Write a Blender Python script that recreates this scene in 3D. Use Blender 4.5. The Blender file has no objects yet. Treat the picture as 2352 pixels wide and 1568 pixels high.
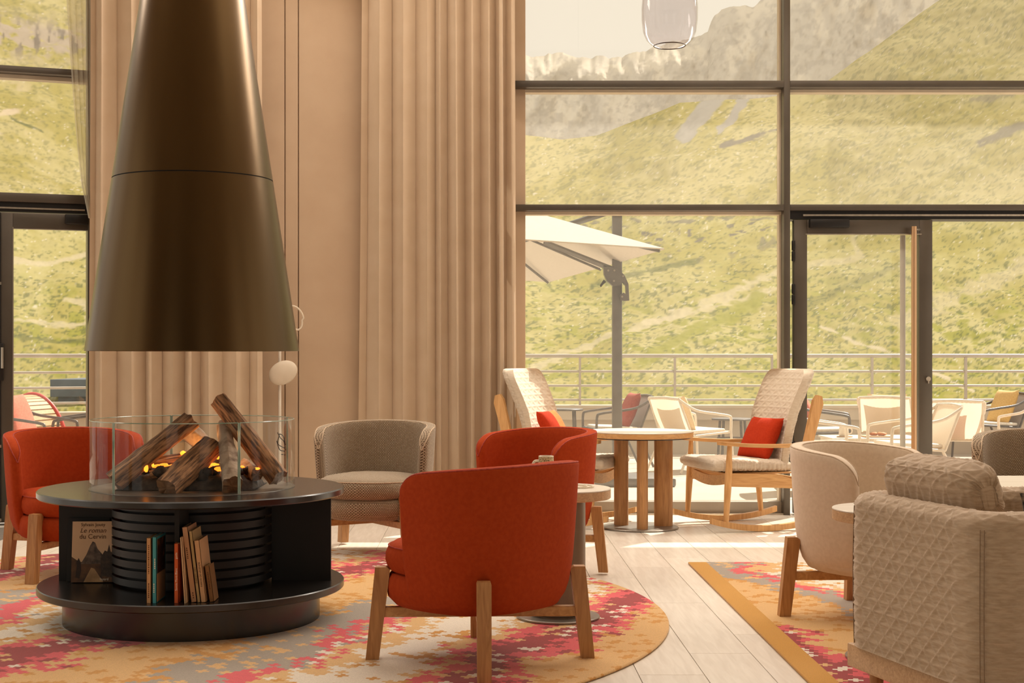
import bpy, bmesh, math, random
import numpy as np
from mathutils import Vector, Matrix, noise as mnoise

random.seed(7)
scene = bpy.context.scene
COL = scene.collection
PI = math.pi

# ------------------------------------------------------------------ camera, world, sun, exposure
H = 1.2          # eye height
F = 2352 * 50 / 36.0
CX, CY = 1103.0, 820.0
cam_data = bpy.data.cameras.new('camera')
cam_data.lens = 50
cam_data.sensor_width = 36
cam_data.shift_x = (1176 - CX) / 2352
cam_data.shift_y = (CY - 784) / 2352
cam_data.clip_end = 9000
cam = bpy.data.objects.new('camera', cam_data)
cam.location = (0, 0, H)
cam.rotation_euler = (PI / 2, 0, 0)
COL.objects.link(cam)
scene.camera = cam

world = bpy.data.worlds.new('sky')
scene.world = world
world.use_nodes = True
bgn = world.node_tree.nodes['Background']
bgn.inputs[0].default_value = (0.78, 0.71, 0.61, 1)
bgn.inputs[1].default_value = 1.0

sun_data = bpy.data.lights.new('sun', 'SUN')
sun_data.energy = 6.0
sun_data.angle = math.radians(0.6)
sun_data.color = (1.0, 0.93, 0.83)
sun = bpy.data.objects.new('sun', sun_data)
sun.rotation_euler = Vector((-0.37, -0.46, -0.683)).to_track_quat('-Z', 'Y').to_euler()
sun.location = (20, 30, 40)
COL.objects.link(sun)

def area(name, loc, size, power, color, rot=(0, 0, 0), sy=None):
    d = bpy.data.lights.new(name, 'AREA')
    d.energy = power
    d.color = color
    d.shape = 'RECTANGLE'
    d.size = size
    d.size_y = sy or size
    o = bpy.data.objects.new(name, d)
    o.location = loc
    o.rotation_euler = rot
    COL.objects.link(o)
    return o
# fill lights added above the view to brighten the room, no real fixtures
WARM = (1.0, 0.915, 0.82)
area('window_fill_light', (1.6, 10.2, 4.75), 8.0, 260, WARM, rot=(math.radians(-58), 0, 0), sy=0.8)
area('window_fill_light', (-4.6, 8.6, 4.75), 2.6, 60, WARM, rot=(math.radians(-58), 0, math.radians(19)), sy=0.8)
area('overhead_fill_light', (0.0, 6.6, 4.95), 8.0, 100, WARM, sy=4.0)

vs = scene.view_settings
vs.view_transform = 'Standard'
vs.look = 'None'
vs.exposure = 0.42
vs.gamma = 1.0
vs.use_curve_mapping = False
try:
    scene.cycles.use_denoising = True
    scene.cycles.max_bounces = 10
    scene.cycles.transparent_max_bounces = 16
    scene.cycles.sample_clamp_indirect = 6
except Exception:
    pass

# ------------------------------------------------------------------ helpers
def at(px, py, Y):
    return Vector(((px - CX) / F * Y, Y, H - (py - CY) / F * Y))

def lin(c):
    c = c / 255.0
    return c / 12.92 if c <= 0.04045 else ((c + 0.055) / 1.055) ** 2.4

def rgb(r, g, b):
    return (lin(r), lin(g), lin(b), 1)

def nm(v):
    return v

class E:
    """tiny node-expression helper"""
    def __init__(s, nt, sock):
        s.nt, s.s = nt, sock
    def _m(s, op, b=None, c=None):
        n = s.nt.nodes.new('ShaderNodeMath'); n.operation = op
        s.nt.links.new(s.s, n.inputs[0])
        for i, v in ((1, b), (2, c)):
            if v is None: continue
            if isinstance(v, E): s.nt.links.new(v.s, n.inputs[i])
            else: n.inputs[i].default_value = v
        return E(s.nt, n.outputs[0])
    def __add__(s, o): return s._m('ADD', o)
    def __sub__(s, o): return s._m('SUBTRACT', o)
    def __mul__(s, o): return s._m('MULTIPLY', o)
    def floor(s): return s._m('FLOOR')
    def mod(s, o): return s._m('FLOORED_MODULO', o)
    def eq(s, o): return s._m('COMPARE', o, 0.1)
    def gt(s, o): return s._m('GREATER_THAN', o)
    def lt(s, o): return s._m('LESS_THAN', o)
    def fract(s): return s._m('FRACT')
    def abs(s): return s._m('ABSOLUTE')

def new_mat(name):
    m = bpy.data.materials.new(name)
    m.use_nodes = True
    nt = m.node_tree
    b = nt.nodes['Principled BSDF']
    return m, nt, b

def mat(name, col, rough=0.6, metal=0.0, col2=None, nscale=20, ndetail=4, bump=0.0, bscale=None,
        stretch=None, sheen=0.0, coords='Object', trans=0.0, spec=None, mixlo=0.35, mixhi=0.65, emit=None, emit_s=0):
    m, nt, b = new_mat(name)
    b.inputs['Base Color'].default_value = col
    b.inputs['Roughness'].default_value = rough
    b.inputs['Metallic'].default_value = metal
    if spec is not None:
        b.inputs['Specular IOR Level'].default_value = spec
    if sheen:
        b.inputs['Sheen Weight'].default_value = sheen
        b.inputs['Sheen Roughness'].default_value = 0.5
    if emit:
        b.inputs['Emission Color'].default_value = emit
        b.inputs['Emission Strength'].default_value = emit_s
    if col2 is not None or bump:
        tc = nt.nodes.new('ShaderNodeTexCoord')
        mp = nt.nodes.new('ShaderNodeMapping')
        nt.links.new(tc.outputs[coords], mp.inputs[0])
        if stretch: mp.inputs['Scale'].default_value = stretch
        n = nt.nodes.new('ShaderNodeTexNoise')
        n.inputs['Scale'].default_value = nscale
        n.inputs['Detail'].default_value = ndetail
        nt.links.new(mp.outputs[0], n.inputs[0])
        if col2 is not None:
            r = nt.nodes.new('ShaderNodeValToRGB')
            r.color_ramp.elements[0].position = mixlo
            r.color_ramp.elements[1].position = mixhi
            r.color_ramp.elements[0].color = col
            r.color_ramp.elements[1].color = col2
            nt.links.new(n.outputs[0], r.inputs[0])
            nt.links.new(r.outputs[0], b.inputs['Base Color'])
        if bump:
            src = n
            if bscale:
                src = nt.nodes.new('ShaderNodeTexNoise')
                src.inputs['Scale'].default_value = bscale
                src.inputs['Detail'].default_value = 3
                nt.links.new(mp.outputs[0], src.inputs[0])
            bp = nt.nodes.new('ShaderNodeBump')
            bp.inputs['Strength'].default_value = bump
            bp.inputs['Distance'].default_value = 0.004
            nt.links.new(src.outputs[0], bp.inputs['Height'])
            nt.links.new(bp.outputs[0], b.inputs['Normal'])
    if trans:
        tr = nt.nodes.new('ShaderNodeBsdfTranslucent')
        tr.inputs[0].default_value = col
        mx = nt.nodes.new('ShaderNodeMixShader')
        mx.inputs[0].default_value = trans
        nt.links.new(b.outputs[0], mx.inputs[1]); nt.links.new(tr.outputs[0], mx.inputs[2])
        nt.links.new(mx.outputs[0], nt.nodes['Material Output'].inputs[0])
    return m

def glass_mat(name, tint=(1, 1, 1, 1), refl=1.0, rough=0.0, ior=1.45, veil=0.0, veilcol=(0.9, 0.86, 0.78, 1)):
    m, nt, b = new_mat(name)
    nt.nodes.remove(b)
    t = nt.nodes.new('ShaderNodeBsdfTransparent'); t.inputs[0].default_value = tint
    g = nt.nodes.new('ShaderNodeBsdfGlossy'); g.inputs['Roughness'].default_value = rough
    fr = nt.nodes.new('ShaderNodeFresnel'); fr.inputs[0].default_value = ior
    ml = nt.nodes.new('ShaderNodeMath'); ml.operation = 'MULTIPLY'; ml.inputs[1].default_value = refl
    geo = nt.nodes.new('ShaderNodeNewGeometry')        # reflect at the outer faces only
    inv = nt.nodes.new('ShaderNodeMath'); inv.operation = 'SUBTRACT'; inv.inputs[0].default_value = refl
    nt.links.new(geo.outputs['Backfacing'], inv.inputs[1]); inv.use_clamp = True
    nt.links.new(inv.outputs[0], ml.inputs[1])
    nt.links.new(fr.outputs[0], ml.inputs[0])
    mx = nt.nodes.new('ShaderNodeMixShader')
    nt.links.new(ml.outputs[0], mx.inputs[0])
    nt.links.new(t.outputs[0], mx.inputs[1]); nt.links.new(g.outputs[0], mx.inputs[2])
    out = mx.outputs[0]
    if veil:      # pale translucent mix; on the panes it stands in for outdoor haze
        tl = nt.nodes.new('ShaderNodeBsdfTranslucent'); tl.inputs[0].default_value = veilcol
        m2 = nt.nodes.new('ShaderNodeMixShader'); m2.inputs[0].default_value = veil
        nt.links.new(out, m2.inputs[1]); nt.links.new(tl.outputs[0], m2.inputs[2]); out = m2.outputs[0]
    nt.links.new(out, nt.nodes['Material Output'].inputs[0])
    return m

def wood_mat(name, c1, c2, axis='Z', scale=1.0, rough=0.45):
    m, nt, b = new_mat(name)
    b.inputs['Roughness'].default_value = rough
    tc = nt.nodes.new('ShaderNodeTexCoord'); mp = nt.nodes.new('ShaderNodeMapping')
    nt.links.new(tc.outputs['Object'], mp.inputs[0])
    s = [14 * scale] * 3; s['XYZ'.index(axis)] = 1.4 * scale
    mp.inputs['Scale'].default_value = s
    n = nt.nodes.new('ShaderNodeTexNoise'); n.inputs['Scale'].default_value = 3; n.inputs['Detail'].default_value = 6
    n.inputs['Distortion'].default_value = 1.2
    nt.links.new(mp.outputs[0], n.inputs[0])
    r = nt.nodes.new('ShaderNodeValToRGB')
    r.color_ramp.elements[0].position = 0.3; r.color_ramp.elements[1].position = 0.7
    r.color_ramp.elements[0].color = c1; r.color_ramp.elements[1].color = c2
    nt.links.new(n.outputs[0], r.inputs[0]); nt.links.new(r.outputs[0], b.inputs['Base Color'])
    bp = nt.nodes.new('ShaderNodeBump'); bp.inputs['Strength'].default_value = 0.12; bp.inputs['Distance'].default_value = 0.003
    nt.links.new(n.outputs[0], bp.inputs['Height']); nt.links.new(bp.outputs[0], b.inputs['Normal'])
    return m

# ---------- objects
def link(o, parent=None):
    COL.objects.link(o)
    if parent is not None: o.parent = parent
    return o

def tag(o, label=None, cat=None, group=None, kind=None):
    if label: o['label'] = label
    if cat: o['category'] = cat
    if group: o['group'] = group
    if kind: o['kind'] = kind
    return o

def thing(name, label, cat, loc=(0, 0, 0), rotz=0.0, group=None, rot=None):
    o = bpy.data.objects.new(name, None)
    o.location = loc
    o.rotation_euler = rot if rot is not None else (0, 0, rotz)
    link(o)
    return tag(o, label, cat, group)

def mesh(name, verts, faces, material, parent=None, smooth=True, uvs=None, autosmooth=None):
    me = bpy.data.meshes.new(name)
    me.from_pydata([tuple(v) for v in verts], [], [tuple(f) for f in faces])
    if uvs is not None:
        uvl = me.uv_layers.new(name='UVMap')
        li = np.zeros(len(me.loops), dtype=np.int32); me.loops.foreach_get('vertex_index', li)
        uvl.data.foreach_set('uv', np.asarray(uvs, dtype=np.float32)[li].ravel())
    if smooth:
        me.polygons.foreach_set('use_smooth', [True] * len(me.polygons))
    me.materials.append(material)
    me.update()
    o = bpy.data.objects.new(name, me)
    link(o, parent)
    if autosmooth:
        try: me.set_sharp_from_angle(angle=math.radians(autosmooth))
        except Exception: pass
    return o

def from_bm(name, bm, material, parent=None, smooth=False, angle=35):
    me = bpy.data.meshes.new(name)
    bm.normal_update()
    bm.to_mesh(me); bm.free()
    if smooth:
        me.polygons.foreach_set('use_smooth', [True] * len(me.polygons))
        try: me.set_sharp_from_angle(angle=math.radians(angle))
        except Exception: pass
    me.materials.append(material)
    o = bpy.data.objects.new(name, me)
    return link(o, parent)

def bm_box(bm, lo, hi, M=None, bevel=0.0, seg=2):
    lo, hi = Vector(lo), Vector(hi)
    r = bmesh.ops.create_cube(bm, size=1.0)
    vsx = r['verts']
    c = (lo + hi) / 2; d = hi - lo
    for v in vsx:
        v.co = Vector((c.x + v.co.x * d.x, c.y + v.co.y * d.y, c.z + v.co.z * d.z))
    if bevel:
        es = list({e for v in vsx for e in v.link_edges})
        rr = bmesh.ops.bevel(bm, geom=es, offset=bevel, segments=seg, affect='EDGES', profile=0.5)
        vsx = list({v for f in rr['faces'] for v in f.verts} | {v for v in vsx if v.is_valid})
    if M is not None:
        bmesh.ops.transform(bm, matrix=M, verts=[v for v in vsx if v.is_valid])

def box(name, lo, hi, material, parent=None, bevel=0.0, M=None, seg=2):
    bm = bmesh.new()
    bm_box(bm, lo, hi, M, bevel, seg)
    return from_bm(name, bm, material, parent, smooth=bool(bevel))

def frame_dirs(pts):
    pts = [Vector(p) for p in pts]
    T = []
    for i in range(len(pts)):
        a = pts[max(i - 1, 0)]; b = pts[min(i + 1, len(pts) - 1)]
        T.append((b - a).normalized())
    up = Vector((0, 0, 1))
    if abs(T[0].dot(up)) > 0.95: up = Vector((1, 0, 0))
    N = []
    n = (up - T[0] * up.dot(T[0])).normalized()
    for t in T:
        n = (n - t * n.dot(t)).normalized()
        N.append(n)
    return pts, T, N

def tube_geo(pts, rad, seg=8, closed=False, sx=1.0, sy=1.0):
    pts, T, N = frame_dirs(pts)
    rads = rad if hasattr(rad, '__len__') else [rad] * len(pts)
    V = []; Fc = []
    for p, t, n, r in zip(pts, T, N, rads):
        b = t.cross(n)
        for k in range(seg):
            a = 2 * PI * k / seg
            V.append(p + n * (math.cos(a) * r * sx) + b * (math.sin(a) * r * sy))
    m = len(pts)
    for i in range(m - 1 if not closed else m):
        j = (i + 1) % m
        for k in range(seg):
            k2 = (k + 1) % seg
            Fc.append((i * seg + k, i * seg + k2, j * seg + k2, j * seg + k))
    if not closed:
        Fc.append(tuple(reversed(range(seg))))
        Fc.append(tuple(range((m - 1) * seg, m * seg)))
    return V, Fc

def tube(name, pts, rad, material, parent=None, seg=8, closed=False, sx=1.0, sy=1.0):
    V, Fc = tube_geo(pts, rad, seg, closed, sx, sy)
    return mesh(name, V, Fc, material, parent, True, autosmooth=60)

def tubes(name, paths, rad, material, parent=None, seg=6):
    V = []; Fc = []
    for p in paths:
        v, f = tube_geo(p, rad, seg)
        o = len(V); V += v; Fc += [tuple(i + o for i in q) for q in f]
    return mesh(name, V, Fc, material, parent, True, autosmooth=60)

def curve_pts(ctrl, n=24):
    """Catmull-Rom through control points"""
    P = [Vector(c) for c in ctrl]
    P = [P[0] * 2 - P[1]] + P + [P[-1] * 2 - P[-2]]
    out = []
    m = len(P) - 3
    for i in range(m):
        k = max(2, n // m)
        for j in range(k):
            t = j / k
            a, b, c, d = P[i:i + 4]
            out.append(0.5 * ((2 * b) + (c - a) * t + (2 * a - 5 * b + 4 * c - d) * t * t + (3 * b - a - 3 * c + d) * t ** 3))
    out.append(P[-2])
    return out

def lathe(name, prof, material, parent=None, seg=48, a0=0.0, a1=2 * PI, closedprof=False, loc=(0, 0, 0), angle=35):
    full = abs(a1 - a0 - 2 * PI) < 1e-6
    n = seg if full else seg + 1
    V = []; Fc = []
    m = len(prof)
    for i in range(n):
        a = a0 + (a1 - a0) * i / seg
        c, s = math.cos(a), math.sin(a)
        for r, z in prof:
            V.append((loc[0] + r * c, loc[1] + r * s, loc[2] + z))
    for i in range(seg):
        j = (i + 1) % n
        for k in range(m if closedprof else m - 1):
            k2 = (k + 1) % m
            Fc.append((i * m + k, j * m + k, j * m + k2, i * m + k2))
    if not full and closedprof:
        Fc.append(tuple(range(m))); Fc.append(tuple(reversed(range((n - 1) * m, n * m))))
    bm = bmesh.new()
    vs_ = [bm.verts.new(v) for v in V]
    for f in Fc:
        try: bm.faces.new([vs_[i] for i in f])
        except ValueError: pass
    bmesh.ops.remove_doubles(bm, verts=bm.verts, dist=1e-6)
    bmesh.ops.recalc_face_normals(bm, faces=bm.faces)
    return from_bm(name, bm, material, parent, smooth=True, angle=angle)

def disc_prof(r, z0, z1, b=0.004):
    return [(0, z0), (r - b, z0), (r, z0 + b), (r, z1 - b), (r - b, z1), (0, z1)]

def grid_faces(nu, nv, cu=False, cv=False):
    Fc = []
    for i in range(nu if cu else nu - 1):
        i2 = (i + 1) % nu
        for j in range(nv if cv else nv - 1):
            j2 = (j + 1) % nv
            Fc.append((i * nv + j, i2 * nv + j, i2 * nv + j2, i * nv + j2))
    return Fc

def surf(name, P, material, parent=None, cu=False, cv=False, uv=None, autosmooth=None):
    """P: (nu,nv,3) array"""
    nu, nv = P.shape[:2]
    return mesh(name, P.reshape(-1, 3), grid_faces(nu, nv, cu, cv), material, parent, True,
                None if uv is None else uv.reshape(-1, 2), autosmooth)

def prism(name, poly, d0, d1, material, parent=None, plane='XZ', bevel=0.0, smooth=False):
    """extrude a 2-D outline; plane XZ -> depth along Y, XY -> depth along Z, YZ -> depth along X"""
    bm = bmesh.new()
    def P(u, v, d):
        return {'XZ': (u, d, v), 'XY': (u, v, d), 'YZ': (d, u, v)}[plane]
    a = [bm.verts.new(P(u, v, d0)) for u, v in poly]
    b = [bm.verts.new(P(u, v, d1)) for u, v in poly]
    n = len(poly)
    bm.faces.new(a); bm.faces.new(list(reversed(b)))
    for i in range(n):
        bm.faces.new((a[i], b[i], b[(i + 1) % n], a[(i + 1) % n]))
    bmesh.ops.recalc_face_normals(bm, faces=bm.faces)
    if bevel:
        bmesh.ops.bevel(bm, geom=list(bm.edges), offset=bevel, segments=2, affect='EDGES')
    return from_bm(name, bm, material, parent, smooth=smooth or bool(bevel))

def copy_tree(o, parent=None):
    c = o.copy(); COL.objects.link(c); c.parent = parent
    for ch in o.children: copy_tree(ch, c)
    return c

def text(name, body, size, M, material, parent=None, extrude=0.0002, align='CENTER', shear=0.0):
    cu = bpy.data.curves.new(name, 'FONT')
    cu.body = body; cu.size = size; cu.extrude = extrude; cu.align_x = align; cu.shear = shear; cu.resolution_u = 3
    tmp = bpy.data.objects.new('tmp_text', cu)
    COL.objects.link(tmp)
    dg = bpy.context.evaluated_depsgraph_get()
    me = bpy.data.meshes.new_from_object(tmp.evaluated_get(dg))
    bpy.data.objects.remove(tmp)
    me.transform(M)
    me.materials.clear(); me.materials.append(material)
    me.name = name
    o = bpy.data.objects.new(name, me)
    return link(o, parent)

def pillow(name, w, h, t, material, parent=None, n=18, M=None, wrinkle=0.004, seed=0, pinch=0.06, quilt=None):
    """two-sided cushion in local XY plane, thickness along Z"""
    u = np.linspace(-1, 1, n); U, V = np.meshgrid(u, u, indexing='ij')
    k = 1 - pinch * (1 - np.abs(U) ** 2) * (np.abs(V) ** 6) * 1.0
    k2 = 1 - pinch * (1 - np.abs(V) ** 2) * (np.abs(U) ** 6) * 1.0
    X = U * w / 2 * k2; Yc = V * h / 2 * k
    Z = t / 2 * np.clip((1 - np.abs(U) ** 2.6) * (1 - np.abs(V) ** 2.6), 0, 1) ** 0.42
    bm = bmesh.new()
    for sgn in (1, -1):
        vv = []
        for i in range(n):
            for j in range(n):
                z = Z[i, j]
                q = Vector((X[i, j] * 14 + seed, Yc[i, j] * 14, sgn * 3.0))
                z = max(z + wrinkle * mnoise.noise(q) * (1 if z > 0.01 else 0), 0.0)
                if quilt and z > 0: z += quilt(X[i, j], Yc[i, j])
                vv.append(bm.verts.new((X[i, j], Yc[i, j], sgn * z)))
        for f in grid_faces(n, n):
            bm.faces.new([vv[q] for q in (f if sgn > 0 else reversed(f))])
    bmesh.ops.remove_doubles(bm, verts=bm.verts, dist=1e-5)
    if M is not None: bm.transform(M)
    bmesh.ops.recalc_face_normals(bm, faces=bm.faces)
    return from_bm(name, bm, material, parent, smooth=True, angle=80)

def RZ(a): return Matrix.Rotation(a, 4, 'Z')
def RX(a): return Matrix.Rotation(a, 4, 'X')
def RY(a): return Matrix.Rotation(a, 4, 'Y')
def TR(*p): return Matrix.Translation(Vector(p))

def vnoise(x, y, seed=0):
    """value noise on arrays"""
    xi = np.floor(x).astype(np.int64); yi = np.floor(y).astype(np.int64)
    xf = x - xi; yf = y - yi
    u = xf * xf * (3 - 2 * xf); v = yf * yf * (3 - 2 * yf)
    def h(a, b):
        n = (a * 374761393 + b * 668265263 + seed * 144665) & 0x7fffffff
        n = ((n ^ (n >> 13)) * 1274126177) & 0x7fffffff
        return ((n ^ (n >> 16)) & 0xffff) / 65535.0
    return (h(xi, yi) * (1 - u) + h(xi + 1, yi) * u) * (1 - v) + (h(xi, yi + 1) * (1 - u) + h(xi + 1, yi + 1) * u) * v

def fbm(x, y, oct=5, seed=0, gain=0.5):
    s = 0; a = 1; t = 0
    for i in range(oct):
        s = s + a * vnoise(x * 2 ** i, y * 2 ** i, seed + i * 17); t += a; a *= gain
    return s / t
# ------------------------------------------------------------------ materials
M_wall = mat('painted_wall', rgb(192, 166, 138), 0.75, col2=rgb(187, 160, 132), nscale=3, bump=0.05, bscale=60)
M_ceil = mat('ceiling_paint', rgb(214, 196, 170), 0.9, col2=rgb(205, 188, 160), nscale=2)
M_dark_wall = mat('dark_panelling', rgb(70, 52, 36), 0.7, col2=rgb(56, 41, 28), nscale=4)
M_frame = mat('window_frame', rgb(88, 80, 70), 0.35, 0.3, col2=rgb(80, 72, 62), nscale=3)
M_frame_dk = mat('door_frame_black', rgb(28, 24, 20), 0.4, 0.3, col2=rgb(22, 18, 15), nscale=6)
M_steel = mat('brushed_steel', rgb(190, 180, 165), 0.3, 0.9, col2=rgb(175, 165, 150), nscale=40, stretch=(1, 1, 0.1))
M_sill = mat('sill_aluminium', rgb(160, 150, 136), 0.4, 0.2, col2=rgb(150, 140, 126), nscale=5)
M_bead = mat('glazing_bead_paint', rgb(214, 200, 176), 0.5, col2=rgb(206, 192, 168), nscale=8)
M_pane = glass_mat('window_glass', (0.97, 0.97, 0.95, 1), 0.5, veil=0.03)
M_pane_up = glass_mat('upper_window_glass', (0.95, 0.94, 0.91, 1), 0.5, veil=0.055)
M_grout = mat('grout', rgb(120, 112, 102), 0.9, col2=rgb(108, 100, 92), nscale=40)
M_curtain = mat('curtain_fabric', rgb(202, 178, 150), 0.9, col2=rgb(196, 171, 142), nscale=6, trans=0.12, sheen=0.2, bump=0.1, bscale=300)
M_stone = mat('terrace_paving', rgb(198, 184, 166), 0.85, col2=rgb(184, 170, 152), nscale=1.2, bump=0.2, bscale=20)
M_concrete = mat('parapet_concrete', rgb(205, 190, 170), 0.9, col2=rgb(190, 176, 158), nscale=2, bump=0.15, bscale=30)
M_rail = mat('rail_paint', rgb(190, 180, 168), 0.45, 0.2, col2=rgb(180, 170, 158), nscale=5)
M_black = mat('black_steel', rgb(30, 26, 22), 0.26, 0.0, col2=rgb(24, 21, 18), nscale=14, spec=0.7)
M_black_matt = mat('black_panel', rgb(13, 12, 11), 0.6, 0.1, col2=rgb(9, 8, 8), nscale=10)

def tile_material():
    m, nt, b = new_mat('porcelain_plank')
    b.inputs['Roughness'].default_value = 0.33
    tc = nt.nodes.new('ShaderNodeTexCoord'); mp = nt.nodes.new('ShaderNodeMapping')
    nt.links.new(tc.outputs['Object'], mp.inputs[0]); mp.inputs['Scale'].default_value = (26, 2.2, 1)
    oi = nt.nodes.new('ShaderNodeObjectInfo')
    va = nt.nodes.new('ShaderNodeVectorMath'); va.operation = 'ADD'
    nt.links.new(mp.outputs[0], va.inputs[0])
    cmb = nt.nodes.new('ShaderNodeCombineXYZ')
    sc = nt.nodes.new('ShaderNodeMath'); sc.operation = 'MULTIPLY'; sc.inputs[1].default_value = 57.0
    nt.links.new(oi.outputs['Random'], sc.inputs[0]); nt.links.new(sc.outputs[0], cmb.inputs[0]); nt.links.new(sc.outputs[0], cmb.inputs[1])
    nt.links.new(cmb.outputs[0], va.inputs[1])
    n = nt.nodes.new('ShaderNodeTexNoise'); n.inputs['Scale'].default_value = 1.6; n.inputs['Detail'].default_value = 7; n.inputs['Distortion'].default_value = 0.6
    nt.links.new(va.outputs[0], n.inputs[0])
    r = nt.nodes.new('ShaderNodeValToRGB')
    r.color_ramp.elements[0].color = rgb(212, 201, 187); r.color_ramp.elements[1].color = rgb(226, 217, 204)
    r.color_ramp.elements[0].position = 0.32; r.color_ramp.elements[1].position = 0.66
    nt.links.new(n.outputs[0], r.inputs[0])
    hs = nt.nodes.new('ShaderNodeHueSaturation')
    mr = nt.nodes.new('ShaderNodeMapRange'); mr.inputs[3].default_value = 0.93; mr.inputs[4].default_value = 1.03
    nt.links.new(oi.outputs['Random'], mr.inputs[0]); nt.links.new(mr.outputs[0], hs.inputs['Value'])
    nt.links.new(r.outputs[0], hs.inputs['Color']); nt.links.new(hs.outputs[0], b.inputs['Base Color'])
    bp = nt.nodes.new('ShaderNodeBump'); bp.inputs['Strength'].default_value = 0.05; bp.inputs['Distance'].default_value = 0.002
    nt.links.new(n.outputs[0], bp.inputs['Height']); nt.links.new(bp.outputs[0], b.inputs['Normal'])
    return m
M_tile = tile_material()

# ------------------------------------------------------------------ room shell
X0, X1, YB = -6.5, 6.5, -4.0
floor = tag(box('floor', (X0, YB, -0.2), (X1, 10.98, -0.006), M_grout), kind='structure',
            label='pale plank tiled floor of the lounge')
# plank tiles: joints as measured on the floor of the photo
TW, TL = 0.2495, 1.18
bm = bmesh.new(); bm_box(bm, (0.0012, 0.0012, -0.006), (TW - 0.0012, TL - 0.0012, 0.0), bevel=0.0008, seg=1)
tile_me = bpy.data.meshes.new('tile'); bm.to_mesh(tile_me); bm.free(); tile_me.materials.append(M_tile)
tiles_cut = {}
def tile_mesh(length):
    k = round(length, 3)
    if k not in tiles_cut:
        bm = bmesh.new(); bm_box(bm, (0.0012, 0.0012, -0.006), (TW - 0.0012, length - 0.0012, 0.0), bevel=0.0008, seg=1)
        me = bpy.data.meshes.new('tile'); bm.to_mesh(me); bm.free(); me.materials.append(M_tile); tiles_cut[k] = me
    return tiles_cut[k]
for k in range(-16, 13):
    x = 0.848 + TW * k
    y = 5.766 + (TL / 3) * k
    y = y - math.floor((y - 4.3) / TL) * TL - TL
    while y < 10.88:
        if y + TL < 4.35: y += TL; continue
        L = min(TL, 10.90 - y)
        o = bpy.data.objects.new('tile', tile_me if L > TL - 1e-4 else tile_mesh(L))
        o.location = (x, y, 0); link(o, floor)
        y += TL
# the unbroken floor surface away from the view
box('floor_field', (X0, YB, -0.006), (X1, 4.29, -0.0004), M_tile, floor)
box('floor_field', (X0, 4.2, -0.006), (-3.2, 9.2, 0.0), M_tile, floor)
box('floor_field', (4.2, 4.2, -0.006), (X1, 10.9, 0.0), M_tile, floor)

tag(box('ceiling', (X0, YB, 5.0), (X1, 12.35, 5.25), M_ceil), kind='structure', label='pale ceiling slab running out over the terrace')
# back wall and side walls, with tall window openings to the other sides of the building
wb = tag(thing('wall_back', 'dark panelled wall behind the viewer', None), kind='structure')
for a, b_ in ((X0, -4.6), (-2.2, 2.2), (4.6, X1)):
    box('wall_section', (a, YB - 0.2, 0), (b_, YB, 5.0), M_dark_wall, wb)
box('wall_section', (X0, YB - 0.2, 4.0), (X1, YB, 5.0), M_dark_wall, wb)
wl = tag(thing('wall_left', 'left side wall with tall windows', None), kind='structure')
for a, b_ in ((YB, 1.0), (3.0, 3.4), (6.2, 6.6), (9.0, 9.3)):
    box('wall_section', (X0 - 0.2, a, 0), (X0, b_, 5.0), M_wall, wl)
box('wall_section', (X0 - 0.2, YB, 4.3), (X0, 9.3, 5.0), M_wall, wl)
wr = tag(thing('wall_right', 'right side wall with tall windows', None), kind='structure')
for a, b_ in ((YB, 1.0), (3.6, 4.6), (6.6, 7.0), (10.6, 11.0)):
    box('wall_section', (X1, a, 0), (X1 + 0.2, b_, 5.0), M_wall, wr)
box('wall_section', (X1, YB, 4.3), (X1 + 0.2, 11.0, 5.0), M_wall, wr)

# beige wall between the two curtains: panels with shadow joints
wf = tag(thing('wall_front', 'beige panelled wall between the two curtains', None, (-2.85, 10.46, 0), math.atan2(0.44, 3.2)), kind='structure')
WLEN = 3.23
box('wall_core', (0, 0.02, 0), (WLEN, 0.25, 5.0), M_wall, wf)
joints = [0.0, 1.06, 1.40, 1.50, WLEN]
for a, b_ in zip(joints[:-1], joints[1:]):
    box('wall_panel', (a + 0.004, 0.0, 0.0), (b_ - 0.004, 0.02, 5.0), M_wall, wf, bevel=0.003, seg=1)

# ------------------------------------------------------------------ facade on the right: window_1 and door_1
XM0, XM1 = 2.307, 2.354
FY0, FY1 = 10.80, 11.02
w1 = tag(thing('window_1', 'tall gridded window wall looking onto the terrace and mountains', None), kind='structure')
box('mullion', (XM0, FY0, 0), (XM1, FY1, 5.0), M_frame, w1, bevel=0.003)
box('mullion', (0.18, FY0 + .06, 0), (0.24, FY1, 5.0), M_frame, w1, bevel=0.003)
for z0, z1 in ((3.25, 3.30), (2.314, 2.36)):
    box('transom', (0.24, FY0, z0), (XM0, FY1, z1), M_frame, w1, bevel=0.003)
    box('transom', (XM1, FY0, z0), (6.4, FY1, z1), M_frame, w1, bevel=0.003)
box('bottom_rail', (0.24, FY0 + 0.08, 0.0), (XM0, FY1, 0.095), M_sill, w1, bevel=0.004)
box('floor_channel', (0.24, FY0 + 0.02, 0.0), (XM0, FY0 + 0.08, 0.012), M_steel, w1)
for x0, x1 in ((0.24, XM0), (XM1, 6.4)):
    for z0, z1 in ((3.30, 4.98), (2.36, 3.25)):
        box('pane', (x0, FY1 - 0.03, z0), (x1, FY1 - 0.02, z1), M_pane_up, w1)
box('pane', (0.24, FY1 - 0.03, 0.095), (XM0, FY1 - 0.02, 2.314), M_pane, w1)
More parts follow.
